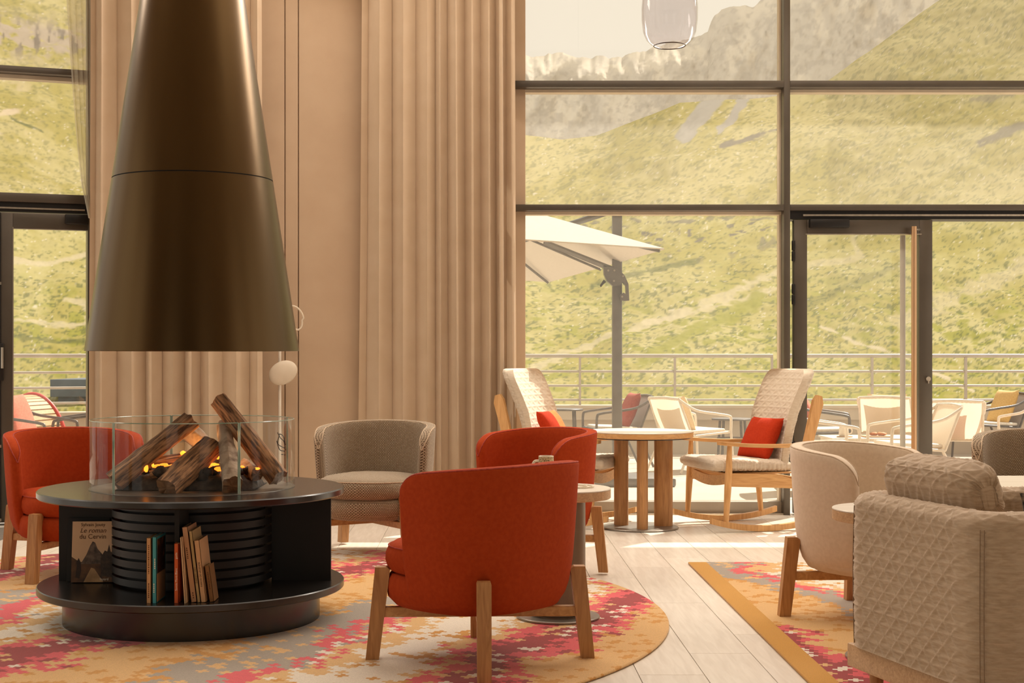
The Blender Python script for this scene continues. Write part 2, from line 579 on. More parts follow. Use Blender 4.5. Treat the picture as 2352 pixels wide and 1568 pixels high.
# light glazing beads beside the post
for z0, z1 in ((0.095, 2.292), (2.36, 3.228), (3.30, 4.98)):
    box('glazing_bead', (XM0 - 0.014, FY0 + 0.12, z0), (XM0, FY1 - 0.03, z1), M_bead, w1)
for z0 in (3.25, 2.314):
    box('glazing_bead', (0.24, FY0 + 0.10, z0 - 0.022), (XM0, FY1 - 0.03, z0), M_bead, w1)
box('glazing_bead', (XM1, FY0 + 0.10, 3.228), (6.4, FY1 - 0.03, 3.25), M_bead, w1)

d1 = tag(thing('door_1', 'dark framed glass terrace door with a long pull bar', None), kind='structure')
DY0, DY1 = 10.83, 10.90
box('door_header', (XM1, FY0 + 0.03, 2.25), (6.4, FY1, 2.314), M_frame_dk, d1)
box('header_track', (XM1 + 0.1, FY0 + 0.005, 2.272), (6.4, FY0 + 0.03, 2.285), M_steel, d1)
leaf = box('door_stile', (2.388, DY0, 0.01), (2.49, DY1, 2.246), M_frame, d1, bevel=0.004)
box('door_stile', (3.345, DY0, 0.01), (3.444, DY1, 2.246), M_frame, d1, bevel=0.004)
box('door_rail', (2.49, DY0, 2.14), (3.345, DY1, 2.246), M_frame, d1, bevel=0.004)
box('door_rail', (2.49, DY0, 0.01), (3.345, DY1, 0.14), M_frame, d1, bevel=0.004)
box('door_bead', (2.478, DY0 - 0.004, 2.132), (3.36, DY0 + 0.01, 2.14), M_steel, d1)
box('pane', (2.49, DY0 + 0.03, 0.14), (3.345, DY0 + 0.04, 2.14), M_pane, d1)
tube('pull_bar', [(3.285, DY0 - 0.06, 0.25), (3.285, DY0 - 0.06, 2.19)], 0.021, mat('bronze_bar', rgb(205, 165, 125), 0.3, 0.8), d1, 12)
for z in (0.35, 2.17):
    tube('bar_bracket', [(3.285, DY0 - 0.06, z), (3.345, DY0, z)], 0.01, M_steel, d1, 8)
tube('outer_pull_bar', [(3.262, DY1 + 0.08, 0.25), (3.262, DY1 + 0.08, 2.14)], 0.021, M_rail, d1, 12)
for z0 in (1.93, 1.60, 0.4):
    box('hinge', (2.372, DY0 - 0.02, z0), (2.396, DY0 + 0.01, z0 + 0.075), M_frame_dk, d1, bevel=0.004)
    box('hinge', (2.372, DY0 - 0.02, z0 + 0.082), (2.396, DY0 + 0.01, z0 + 0.157), M_frame_dk, d1, bevel=0.004)
box('door_closer', (2.50, DY0 - 0.055, 2.182), (2.80, DY0, 2.246), M_frame_dk, d1, bevel=0.006)
tube('door_lock', [(3.405, DY0 - 0.03, 1.035), (3.405, DY0 + 0.02, 1.035)], 0.018, M_steel, d1, 14)
box('lock_key', (3.400, DY0 - 0.034, 1.0), (3.408, DY0 - 0.01, 1.03), M_steel, d1)
# fixed glazing right of the door leaf
box('door_stile', (5.0, DY0, 0.01), (5.1, DY1, 2.246), M_frame, d1, bevel=0.004)

# ------------------------------------------------------------------ facade on the left, set at an angle: window_2 and door_2
AL = math.atan2(0.19, 0.55)
w2 = tag(thing('window_2', 'angled window bay at the left end of the room', None, (-2.90, 10.43, 0), AL), kind='structure')
# local x runs along the facade (negative = to the left), local y outwards
for z0, z1 in ((3.255, 3.30), (2.32, 2.385)):
    box('transom', (-3.6, -0.02, z0), (0.06, 0.20, z1), M_frame, w2, bevel=0.003)
for z0, z1 in ((3.30, 4.98), (2.385, 3.255)):
    box('pane', (-3.6, 0.17, z0), (0.06, 0.18, z1), M_pane_up, w2)
box('mullion', (0.02, -0.02, 0), (0.08, 0.2, 5.0), M_frame, w2)
box('glazing_bead', (-3.6, 0.08, 3.228), (0.02, 0.17, 3.255), M_bead, w2)
box('mullion', (-0.66, -0.02, 0), (-0.60, 0.2, 2.32), M_frame_dk, w2)
d2 = tag(thing('door_2', 'dark framed glass door at the left edge, mostly hidden by the curtain', None, (-2.90, 10.43, 0), AL), kind='structure')
box('door_header', (-3.6, 0.0, 2.25), (0.02, 0.2, 2.32), M_frame_dk, d2)
box('header_track', (-3.6, -0.012, 2.27), (0.0, 0.0, 2.282), M_steel, d2)
box('door_stile', (-0.595, 0.0, 0.01), (-0.50, 0.07, 2.24), M_frame, d2, bevel=0.004)
box('door_rail', (-0.50, 0.0, 2.13), (0.02, 0.07, 2.24), M_frame, d2, bevel=0.004)
box('door_rail', (-0.50, 0.0, 0.01), (0.02, 0.07, 0.13), M_frame, d2, bevel=0.004)
box('pane', (-0.50, 0.03, 0.13), (0.02, 0.04, 2.13), M_pane, d2)
box('door_bead', (-0.504, -0.004, 0.12), (-0.496, 0.01, 2.14), M_steel, d2)
box('door_closer', (-0.14, -0.05, 2.17), (0.02, 0.0, 2.24), M_frame_dk, d2, bevel=0.005)
box('lock_case', (-0.598, -0.045, 1.03), (-0.565, 0.0, 1.30), M_frame_dk, d2, bevel=0.005)
tube('door_handle', [(-0.575, -0.06, 1.12), (-0.575, -0.06, 1.27)], 0.009, M_steel, d2, 10)
for z0 in (0.55, 1.72, 0.02):
    box('rod_guide', (-0.602, -0.02, z0), (-0.58, 0.0, z0 + 0.02), M_steel, d2)
tube('lock_rod', [(-0.59, -0.012, 0.03), (-0.59, -0.012, 2.24)], 0.006, M_frame_dk, d2, 8)

# ------------------------------------------------------------------ terrace
tag(box('floor_terrace', (-12, 10.98, -0.25), (14, 17.9, -0.012), M_stone), kind='structure', label='sunlit pale terrace paving beyond the glass')
wt = tag(thing('wall_terrace', 'low concrete parapet along the terrace edge', None), kind='structure')
box('parapet', (-1.2, 17.8, -0.25), (14, 18.0, 0.50), M_concrete, wt)
box('parapet_band', (-1.2, 17.74, 0.42), (14, 18.0, 0.56), M_concrete, wt)
box('parapet_coping', (-1.25, 17.72, 0.56), (14, 18.05, 0.60), M_concrete, wt, bevel=0.006)
wt2 = tag(thing('wall_terrace_angled', 'angled stretch of concrete parapet left of the straight one', None, (-1.2, 17.8, 0), math.atan2(.326, .945)), kind='structure')
box('parapet', (-9.5, 0.0, -0.25), (0.02, 0.2, 0.50), M_concrete, wt2)
box('parapet_coping', (-9.5, -0.05, 0.50), (0.03, 0.25, 0.56), M_concrete, wt2, bevel=0.006)

def railing(name, label, loc, rz, x0, x1, posts, base):
    t = thing(name, label, 'railing', loc, rz, 'terrace railings')
    for z, r in ((1.217, 0.024), (1.022, 0.015), (0.842, 0.015), (0.665, 0.015)):
        tube('rail', [(x0, 0, z), (x1, 0, z)], r, M_rail, t, 10)
    for x in posts:
        box('post', (x - 0.013, -0.022, base), (x + 0.013, 0.022, 1.20), M_rail, t)
    return t
def pxX(px, Y): return (px - CX) / F * Y
railing('terrace_railing', 'grey metal railing with thin horizontal bars behind the parasol pole', (0, 17.86, 0), 0, -1.2, pxX(1775, 17.86), [pxX(p, 17.86) for p in (1115, 1332, 1550, 1773)], 0.6)
railing('terrace_railing', 'grey metal railing with thin horizontal bars seen through the glass door', (0, 17.86, 0), 0, pxX(1797, 17.86), 10.0, [pxX(p, 17.86) for p in (1799, 2003, 2218, 2430)], 0.6)
railing('terrace_railing', 'short angled metal railing seen through the left window', (-1.2, 17.86, 0), math.atan2(.326, .945), -9.5, 0.0, [-8.0, -6.3, -4.58, -2.6, -0.8], 0.56)

# ------------------------------------------------------------------ hills
def interp(px, keys):
    return np.interp(px, [k[0] for k in keys], [k[1] for k in keys])

def terrain_material(name, rock_only=False):
    m, nt, b = new_mat(name)
    b.inputs['Roughness'].default_value = 0.95
    b.inputs['Specular IOR Level'].default_value = 0.1
    at_ = nt.nodes.new('ShaderNodeAttribute'); at_.attribute_name = 'ground'
    nt.links.new(at_.outputs['Color'], b.inputs['Base Color'])
    return m
M_hill = terrain_material('alpine_meadow')
M_mtn = terrain_material('mountain_rock')

def mixc(a, b, t):
    return a * (1 - t[..., None]) + b * t[..., None]

def add_colors(o, C):
    me = o.data
    ca = me.color_attributes.new('ground', 'FLOAT_COLOR', 'POINT')
    A = np.ones((C.shape[0], 4), dtype=np.float32); A[:, :3] = C
    ca.data.foreach_set('color', A.ravel())

def seg_dist(PX, PY, pts, wy=1.0):
    d = np.full(PX.shape, 1e9)
    for (x0, y0), (x1, y1) in zip(pts[:-1], pts[1:]):
        dx, dy = x1 - x0, (y1 - y0) * wy
        t = np.clip(((PX - x0) * dx + (PY - y0) * wy * dy) / (dx * dx + dy * dy), 0, 1)
        d = np.minimum(d, np.hypot(PX - x0 - t * dx, (PY - y0) * wy - t * dy))
    return d

def sstep(a, b, x):
    t = np.clip((x - a) / (b - a), 0, 1); return t * t * (3 - 2 * t)

SIL = [(-1500, -500), (-300, -330), (0, -210), (220, -120), (500, 60), (800, 240), (1050, 300), (1185, 306), (1290, 318), (1370, 308), (1430, 286), (1500, 262), (1562, 238), (1640, 232), (1720, 228), (1800, 216), (1850, 202), (1900, 186), (2000, 117), (2160, 0), (2352, -150), (2800, -450), (4200, -900)]
SIL = sorted(SIL)
# near hillside
nu, nv = 620, 420
pxs = np.concatenate([np.linspace(-1500, -60, 50)[:-1], np.linspace(-60, 260, 90)[:-1], np.linspace(260, 1150, 60)[:-1], np.linspace(1150, 2380, 372)[:-1], np.linspace(2380, 4200, 53)])
nu = len(pxs)
s = np.linspace(0, 1, nv)
PXg, Sg = np.meshgrid(pxs, s, indexing='ij')
Yg = 24.0 * (620 / 24.0) ** (Sg ** 1.15)
sil = interp(pxs, SIL)[:, None]
py0 = 1040.0
PYg = py0 + (sil - py0) * Sg ** 0.80
# relief: long folds, hummocks, rough turf
_w = sstep(720, 430, PYg)
def dn(sx, sy, oct, seed):
    a = np.where(PXg < 700, math.radians(22), math.radians(-24))
    U_ = PXg * np.cos(a) + PYg * np.sin(a); V_ = -PXg * np.sin(a) + PYg * np.cos(a)
    return fbm(PXg / sx, PYg / sy, oct, seed) * (1 - _w) + fbm(U_ / sx, V_ / sy, oct, seed + 100) * _w
e = fbm(PXg / 330 + 3, PYg / 120 + 1, 4, 1) - 0.5
e2 = dn(46, 16, 4, 5) - 0.5
e3 = dn(11, 5.0, 2, 9) - 0.5
fade = sstep(0, 0.06, 1 - Sg) * sstep(0.0, 0.1, Sg)
PYd = PYg + (e * 46 + e2 * 9 + e3 * 2.2) * (0.25 + 0.75 * fade)
Zg = H - (PYd - CY) / F * Yg
Xg = (PXg - CX) / F * Yg
P = np.stack([Xg, Yg, Zg], -1)
hill = tag(surf('hillside', P, M_hill), kind='structure', label='steep green alpine meadow slope filling the window view')
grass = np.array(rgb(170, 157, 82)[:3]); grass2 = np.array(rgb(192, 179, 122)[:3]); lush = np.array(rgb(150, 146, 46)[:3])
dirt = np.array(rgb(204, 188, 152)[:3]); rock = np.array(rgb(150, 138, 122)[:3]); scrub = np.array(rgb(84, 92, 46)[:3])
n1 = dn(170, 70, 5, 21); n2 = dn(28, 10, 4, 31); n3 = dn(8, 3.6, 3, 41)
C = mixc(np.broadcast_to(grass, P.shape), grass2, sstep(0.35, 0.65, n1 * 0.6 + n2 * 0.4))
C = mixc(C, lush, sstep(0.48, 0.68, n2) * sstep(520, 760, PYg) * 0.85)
C = mixc(C, scrub, sstep(0.56, 0.68, n3) * (0.40 + 0.25 * sstep(420, 640, PYg)))  # scrub weaker farther up the slope, distance haze put into the colour
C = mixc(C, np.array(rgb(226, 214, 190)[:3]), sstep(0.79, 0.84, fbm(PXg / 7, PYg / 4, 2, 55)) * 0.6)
# scree, tracks and bands of scrub that lie on the slope
for pts, w, col, k in (
    ([(1200, 850), (1420, 760), (1640, 690), (1800, 628)], 11, dirt, 0.7),
    ([(1480, 735), (1640, 705), (1790, 665)], 7, dirt, 0.6),
    ([(1885, 752), (1960, 782), (2060, 818), (2140, 850), (2235, 895)], 4.5, dirt, 0.95),
    ([(2060, 740), (2200, 680), (2352, 600), (2500, 520)], 26, dirt, 0.45),
    ([(1960, 560), (1975, 600), (1850, 620)], 9, dirt, 0.5),
    ([(1480, 830), (1600, 760), (1740, 690)], 20, lush, 0.8),
    ([(1820, 715), (1960, 660), (2090, 610)], 12, scrub, 0.35),
    ([(1360, 650), (1480, 620), (1600, 600)], 9, scrub, 0.6),
    ([(20, 598), (110, 600), (200, 575)], 9, dirt, 0.8),
    ([(150, 685), (205, 700), (195, 745), (20, 735)], 9, dirt, 0.75),
    ([(30, 770), (110, 780), (200, 790)], 7, scrub, 0.6),
    ([(1660, 345), (1740, 320), (1790, 303)], 8, rock * 0.6, 0.9),
    ([(2250, 330), (2352, 290), (2440, 250)], 12, rock * 0.6, 0.8),
    ([(2230, 225), (2320, 215)], 9, rock * 0.7, 0.6),
    ([(10, 250), (40, 280), (100, 305)], 4, scrub, 0.8),
):
    d = seg_dist(PXg, PYg, pts) + (n2 - 0.5) * w * 2.2
    C = mixc(C, np.broadcast_to(col, P.shape), sstep(w, w * 0.35, d) * k)
# scree tongues running down from the grey mountain
for pts, w in (([(1650, 215), (1600, 280), (1572, 312)], 24), ([(1712, 225), (1672, 292), (1655, 303)], 13)):
    d = seg_dist(PXg, PYg, pts) + (n2 - 0.5) * 14
    C = mixc(C, np.array(rgb(186, 178, 166)[:3]) * 0.8, sstep(w, w * 0.7, d))
# rock bands and boulders
left = sstep(330, 200, PXg)
band = np.exp(-((PYg - (75 + PXg * 0.18)) / 45.0) ** 2) * left
C = mixc(C, np.array(rgb(176, 160, 140)[:3]), np.clip(sstep(0.40, 0.56, n2 * 0.6 + fbm(PXg / 18, PYg / 30, 3, 77) * 0.4) * band * 1.3, 0, 1))
C = mixc(C, np.array(rgb(120, 108, 96)[:3]), np.clip(sstep(0.52, 0.62, fbm(PXg / 14, PYg / 40, 4, 78)) * band, 0, 1))
C = mixc(C, np.array(rgb(214, 194, 164)[:3]), left * np.exp(-((PYg - 245) / 70) ** 2) * sstep(0.5, 0.62, fbm(PXg / 60, PYg / 28, 4, 79)) * sstep(120, 30, PXg) * .9)
C = mixc(C, rock * 0.55, sstep(0.60, 0.68, fbm(PXg / 24, PYg / 9, 4, 91)) * np.exp(-((PYg - 540) / 55) ** 2) * sstep(1150, 1300, PXg) * sstep(1900, 1700, PXg) * 0.9)
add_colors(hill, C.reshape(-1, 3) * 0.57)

# grey rock mountain behind
RID = [(-400, 200), (700, 150), (1100, 118), (1185, 122), (1240, 128), (1290, 124), (1335, 134), (1400, 131), (1440, 128), (1480, 116), (1540, 98), (1600, 86),
       (1626, 76), (1632, 56), (1640, 40), (1652, 24), (1680, 18), (1712, 14), (1725, 18), (1745, 4), (1790, -14), (1900, -60), (2100, -160), (2400, -330), (3000, -600)]
pm = np.linspace(500, 2700, 560); sm = np.linspace(0, 1, 220)
PXm, Sm = np.meshgrid(pm, sm, indexing='ij')
rid = interp(pm, RID)[:, None] + (fbm(pm / 14, pm * 0 + 2, 4, 3)[:, None] - 0.5) * 14
PYm = 480 + (rid - 480) * Sm
Ym = 1500 + 95 * Sm + 9 * np.clip((Sm - 0.86) / 0.14, 0, 1) ** 1.5 * sstep(1700, 1500, PXm)
gul = fbm(PXm / 60 + PYm / 120, PYm / 220, 5, 61) - 0.5
gu2 = fbm(PXm / 16, PYm / 34, 4, 63) - 0.5
Ym2 = Ym + (gul * 40 + gu2 * 14) * sstep(0, 0.15, 1 - Sm)
Zm = H - (PYm - CY) / F * Ym2
Xm = (PXm - CX) / F * Ym2
Pm = np.stack([Xm, Ym2, Zm], -1)
mtn = tag(surf('mountain', Pm, M_mtn), kind='structure', label='hazy grey rock mountain ridge behind the green slope')
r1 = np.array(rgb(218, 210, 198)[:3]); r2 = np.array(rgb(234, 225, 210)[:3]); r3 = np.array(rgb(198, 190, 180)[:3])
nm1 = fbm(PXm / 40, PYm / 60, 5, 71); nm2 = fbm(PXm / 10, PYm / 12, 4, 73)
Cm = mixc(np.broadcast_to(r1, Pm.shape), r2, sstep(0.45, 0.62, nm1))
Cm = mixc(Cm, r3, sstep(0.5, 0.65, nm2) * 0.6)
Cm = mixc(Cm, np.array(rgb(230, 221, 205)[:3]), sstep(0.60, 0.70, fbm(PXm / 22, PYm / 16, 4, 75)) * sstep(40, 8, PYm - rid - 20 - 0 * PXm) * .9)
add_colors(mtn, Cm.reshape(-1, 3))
# ------------------------------------------------------------------ more materials
M_oak = wood_mat('oak', rgb(196, 146, 92), rgb(160, 110, 62), 'Z')
M_oak_x = wood_mat('oak_lengthwise', rgb(214, 166, 108), rgb(186, 136, 80), 'X')
M_oak_lt = wood_mat('light_oak', rgb(222, 174, 116), rgb(196, 146, 88), 'Z')
M_oak_top = wood_mat('oak_edge', rgb(206, 170, 130), rgb(176, 138, 100), 'X', 2.0)
M_log = mat('charred_wood', rgb(196, 146, 104), 0.85, col2=rgb(92, 64, 46), nscale=5, ndetail=8, bump=1.0, bscale=7, mixlo=0.40, mixhi=0.62, coords='UV', stretch=(16, 2.2, 1))
M_bark = mat('pale_bark', rgb(190, 168, 146), 0.9, col2=rgb(104, 80, 62), nscale=14, ndetail=8, bump=1.0, bscale=50, mixlo=0.45, mixhi=0.7)
M_logend = wood_mat('log_end', rgb(158, 116, 80), rgb(110, 78, 54), 'X')
M_coal = mat('charcoal', rgb(34, 28, 25), 0.8, col2=rgb(74, 62, 54), nscale=30, ndetail=6, bump=1.0, bscale=70)
M_ember = mat('ember', (0.9, 0.16, 0.01, 1), 0.6, emit=(1.0, 0.22, 0.015, 1), emit_s=1.8)
M_flame = mat('flame', (1, 0.4, 0.05, 1), 0.6, emit=(1.0, 0.27, 0.02, 1), emit_s=2.0)
M_hood = mat('bronzed_steel', rgb(96, 76, 50), 0.30, 1.0, col2=rgb(86, 68, 44), nscale=2, stretch=(1, 1, 0.15))
M_louvre = mat('louvre_shade_black', rgb(14, 12, 11), 0.5, 0.0, col2=rgb(10, 9, 8), nscale=12)  # black steel made darker, shade around the louvres put into the colour
M_hood_in = mat('soot', rgb(12, 11, 10), 0.8, col2=rgb(18, 16, 14), nscale=8)
M_fglass = glass_mat('screen_glass', (0.975, 0.98, 0.975, 1), 0.6)
M_gedge = mat('glass_edge', rgb(120, 150, 130), 0.15, col2=rgb(190, 205, 190), nscale=8)
M_red = mat('red_wool', rgb(160, 57, 19), 0.9, col2=rgb(168, 63, 23), nscale=60, spec=0.15, bump=0.12, bscale=500, coords='Object')
M_red_pipe = mat('red_piping', rgb(176, 66, 46), 0.8, col2=rgb(150, 46, 30), nscale=80)
M_beige = mat('beige_wool', rgb(214, 194, 170), 0.9, col2=rgb(207, 186, 161), nscale=60, sheen=0.25, bump=0.12, bscale=500)
M_beige_pipe = mat('beige_piping', rgb(200, 178, 152), 0.8, col2=rgb(180, 156, 130), nscale=80)
M_quilt = mat('quilted_wool', rgb(192, 170, 145), 0.92, col2=rgb(176, 152, 126), nscale=30, sheen=0.2, bump=0.25, bscale=220, stretch=(1, 1, 5))
M_quilt_lt = mat('quilted_linen', rgb(212, 198, 178), 0.92, col2=rgb(202, 186, 164), nscale=30, sheen=0.2, bump=0.2, bscale=220, stretch=(1, 1, 5))
M_orange = mat('orange_linen', rgb(178, 52, 18), 0.92, col2=rgb(168, 45, 14), nscale=90, bump=0.35, bscale=350, spec=0.2)
M_orange_lt = mat('apricot_linen', rgb(224, 124, 68), 0.92, col2=rgb(220, 108, 60), nscale=90, bump=0.35, bscale=350, spec=0.2)
M_laminate = mat('pale_tabletop', rgb(222, 212, 198), 0.3, col2=rgb(212, 201, 186), nscale=12, stretch=(0.1, 1, 1))
M_column = mat('taupe_metal', rgb(122, 106, 90), 0.4, 0.4, col2=rgb(114, 98, 82), nscale=6)
M_base = mat('pewter_base', rgb(150, 142, 132), 0.35, 0.6, col2=rgb(138, 130, 120), nscale=9)
M_cream = mat('cream_ceramic', rgb(226, 214, 190), 0.3, col2=rgb(214, 198, 170), nscale=60)
M_speck = mat('speckled_ceramic', rgb(196, 170, 128), 0.4, col2=rgb(104, 82, 54), nscale=160, ndetail=2, mixlo=0.5, mixhi=0.62)
M_white = mat('white_paint', rgb(232, 222, 206), 0.5, col2=rgb(224, 213, 196), nscale=20)
M_lampglass = mat('opal_glass', rgb(238, 226, 206), 0.35, col2=rgb(230, 216, 194), nscale=8, trans=0.3)
M_paper = mat('book_pages', rgb(205, 180, 140), 0.9, col2=rgb(180, 154, 116), nscale=300, stretch=(40, 0.1, 0.1))
M_ink = mat('dark_ink', rgb(50, 40, 32), 0.8, col2=rgb(40, 32, 26), nscale=10)
M_inkw = mat('white_ink', rgb(235, 225, 205), 0.8, col2=rgb(228, 216, 196), nscale=10)
M_inkb = mat('brown_ink', rgb(104, 66, 36), 0.8, col2=rgb(92, 58, 32), nscale=10)

def tweed_material():
    m, nt, b = new_mat('tweed')
    b.inputs['Roughness'].default_value = 0.95
    b.inputs['Sheen Weight'].default_value = 0.2
    uv = nt.nodes.new('ShaderNodeUVMap')
    br = nt.nodes.new('ShaderNodeTexBrick')
    br.inputs['Scale'].default_value = 1.0
    br.inputs['Brick Width'].default_value = 0.013
    br.inputs['Row Height'].default_value = 0.0085
    br.inputs['Mortar Size'].default_value = 0.0024
    br.inputs['Mortar Smooth'].default_value = 0.4
    br.inputs['Color1'].default_value = rgb(204, 186, 158)
    br.inputs['Color2'].default_value = rgb(186, 164, 134)
    br.inputs['Mortar'].default_value = rgb(92, 72, 52)
    nt.links.new(uv.outputs[0], br.inputs['Vector'])
    nt.links.new(br.outputs['Color'], b.inputs['Base Color'])
    bp = nt.nodes.new('ShaderNodeBump'); bp.inputs['Strength'].default_value = 0.4; bp.inputs['Distance'].default_value = 0.002
    nt.links.new(br.outputs['Fac'], bp.inputs['Height']); bp.invert = True
    nt.links.new(bp.outputs[0], b.inputs['Normal'])
    return m
M_tweed = tweed_material()

# ------------------------------------------------------------------ rugs (woven pattern of interlocking crosses)
def rug_material(name, phase, ang, edge=None):
    m, nt, b = new_mat(name)
    b.inputs['Roughness'].default_value = 0.97
    b.inputs['Sheen Weight'].default_value = 0.25
    tc = nt.nodes.new('ShaderNodeTexCoord'); mp = nt.nodes.new('ShaderNodeMapping')
    mp.inputs['Rotation'].default_value = (0, 0, math.radians(14))
    mp.inputs['Scale'].default_value = (1 / 0.0185, 1 / 0.0185, 1)
    nt.links.new(tc.outputs['Object'], mp.inputs[0])
    sep = nt.nodes.new('ShaderNodeSeparateXYZ'); nt.links.new(mp.outputs[0], sep.inputs[0])
    i = E(nt, sep.outputs[0]).floor(); j = E(nt, sep.outputs[1]).floor()
    k = (i + j * 2.0).mod(5.0)
    ci = i - k.eq(1.0) + k.eq(4.0)
    cj = j - k.eq(2.0) + k.eq(3.0)
    cmb = nt.nodes.new('ShaderNodeCombineXYZ'); nt.links.new(ci.s, cmb.inputs[0]); nt.links.new(cj.s, cmb.inputs[1])
    wn = nt.nodes.new('ShaderNodeTexWhiteNoise'); nt.links.new(cmb.outputs[0], wn.inputs['Vector'])
    sw = nt.nodes.new('ShaderNodeSeparateColor'); nt.links.new(wn.outputs['Color'], sw.inputs[0])
    r1, r2 = E(nt, sw.outputs[0]), E(nt, sw.outputs[1])
    ns = nt.nodes.new('ShaderNodeTexNoise'); ns.inputs['Scale'].default_value = 0.019; ns.inputs['Detail'].default_value = 1.5
    nt.links.new(cmb.outputs[0], ns.inputs[0])
    nz = E(nt, ns.outputs[0])
    ca, sa = math.cos(ang), math.sin(ang)
    per = 1.75 / 0.0185
    t = (ci * (ca / per) + cj * (sa / per) + nz * 0.5 + phase + (r1 - 0.5) * 0.075).fract()
    ramp = nt.nodes.new('ShaderNodeValToRGB'); ramp.color_ramp.interpolation = 'CONSTANT'
    RED, PINK, GOLD, GREY, CRM, OCH = rgb(150, 34, 38), rgb(214, 76, 84), rgb(214, 170, 108), rgb(158, 146, 132), rgb(226, 214, 196), rgb(200, 140, 50)
    stops = [(0.0, RED), (0.075, PINK), (0.135, GOLD), (0.37, OCH), (0.40, GREY), (0.53, PINK), (0.60, GOLD), (0.68, CRM), (0.84, GOLD), (0.90, PINK), (0.955, RED)]
    els = ramp.color_ramp.elements
    els[0].position, els[0].color = stops[0]
    els[1].position, els[1].color = stops[1]
    for p, c in stops[2:]:
        e_ = els.new(p); e_.color = c
    nt.links.new(t.s, ramp.inputs[0])
    # single stray crosses in the next colour
    ramp2 = nt.nodes.new('ShaderNodeValToRGB'); ramp2.color_ramp.interpolation = 'CONSTANT'
    st2 = [(0.0, CRM), (0.075, RED), (0.135, OCH), (0.40, GOLD), (0.53, GREY), (0.60, CRM), (0.68, OCH), (0.84, PINK), (0.90, GOLD)]
    e2 = ramp2.color_ramp.elements
    e2[0].position, e2[0].color = st2[0]
    e2[1].position, e2[1].color = st2[1]
    for p, c in st2[2:]:
        e_ = e2.new(p); e_.color = c
    nt.links.new(t.s, ramp2.inputs[0])
    ns2 = nt.nodes.new('ShaderNodeTexNoise'); ns2.inputs['Scale'].default_value = 0.05; ns2.inputs['Detail'].default_value = 1
    nt.links.new(cmb.outputs[0], ns2.inputs[0])
    dens = E(nt, ns2.outputs[0]) * 1.0 - 0.30
    mx = nt.nodes.new('ShaderNodeMix'); mx.data_type = 'RGBA'
    nt.links.new(r2._m('LESS_THAN', dens).s, mx.inputs[0])
    nt.links.new(ramp.outputs[0], mx.inputs[6]); nt.links.new(ramp2.outputs[0], mx.inputs[7])
    out = mx.outputs[2]
    if edge is not None:   # plain gold border along one side
        s2 = nt.nodes.new('ShaderNodeSeparateXYZ'); nt.links.new(tc.outputs['Object'], s2.inputs[0])
        isb = E(nt, s2.outputs[0]).lt(edge)
        m3 = nt.nodes.new('ShaderNodeMix'); m3.data_type = 'RGBA'
        nt.links.new(isb.s, m3.inputs[0]); nt.links.new(out, m3.inputs[6]); m3.inputs[7].default_value = rgb(196, 140, 40)
        out = m3.outputs[2]
    pn = nt.nodes.new('ShaderNodeTexNoise'); pn.inputs['Scale'].default_value = 260; pn.inputs['Detail'].default_value = 2
    nt.links.new(tc.outputs['Object'], pn.inputs[0])
    hv = nt.nodes.new('ShaderNodeHueSaturation')
    mr = nt.nodes.new('ShaderNodeMapRange'); mr.inputs[1].default_value = 0.3; mr.inputs[2].default_value = 0.7
    mr.inputs[3].default_value = 0.82; mr.inputs[4].default_value = 1.1
    nt.links.new(pn.outputs[0], mr.inputs[0]); nt.links.new(mr.outputs[0], hv.inputs['Value']); nt.links.new(out, hv.inputs['Color'])
    nt.links.new(hv.outputs[0], b.inputs['Base Color'])
    bp = nt.nodes.new('ShaderNodeBump'); bp.inputs['Strength'].default_value = 0.5; bp.inputs['Distance'].default_value = 0.004
    nt.links.new(pn.outputs[0], bp.inputs['Height']); nt.links.new(bp.outputs[0], b.inputs['Normal'])
    return m
rug1 = lathe('round_rug', disc_prof(2.28, 0.0, 0.012, 0.004), rug_material('round_rug_weave', 0.02, math.radians(-10)), seg=160, loc=(-1.42, 6.62, 0.001))
tag(rug1, 'large round rug woven with red, gold and grey crosses under the fireplace', 'rug')
bm = bmesh.new(); bm_box(bm, (0, 0, 0), (2.9, 4.3, 0.012), bevel=0.004)
rug2 = from_bm('rectangular_rug', bm, rug_material('rectangular_rug_weave', 0.468, math.radians(31), 0.105), smooth=True)
rug2.location = (1.205, 3.95, 0.001)
tag(rug2, 'rectangular cross-patterned rug with a plain gold border at the right', 'rug')

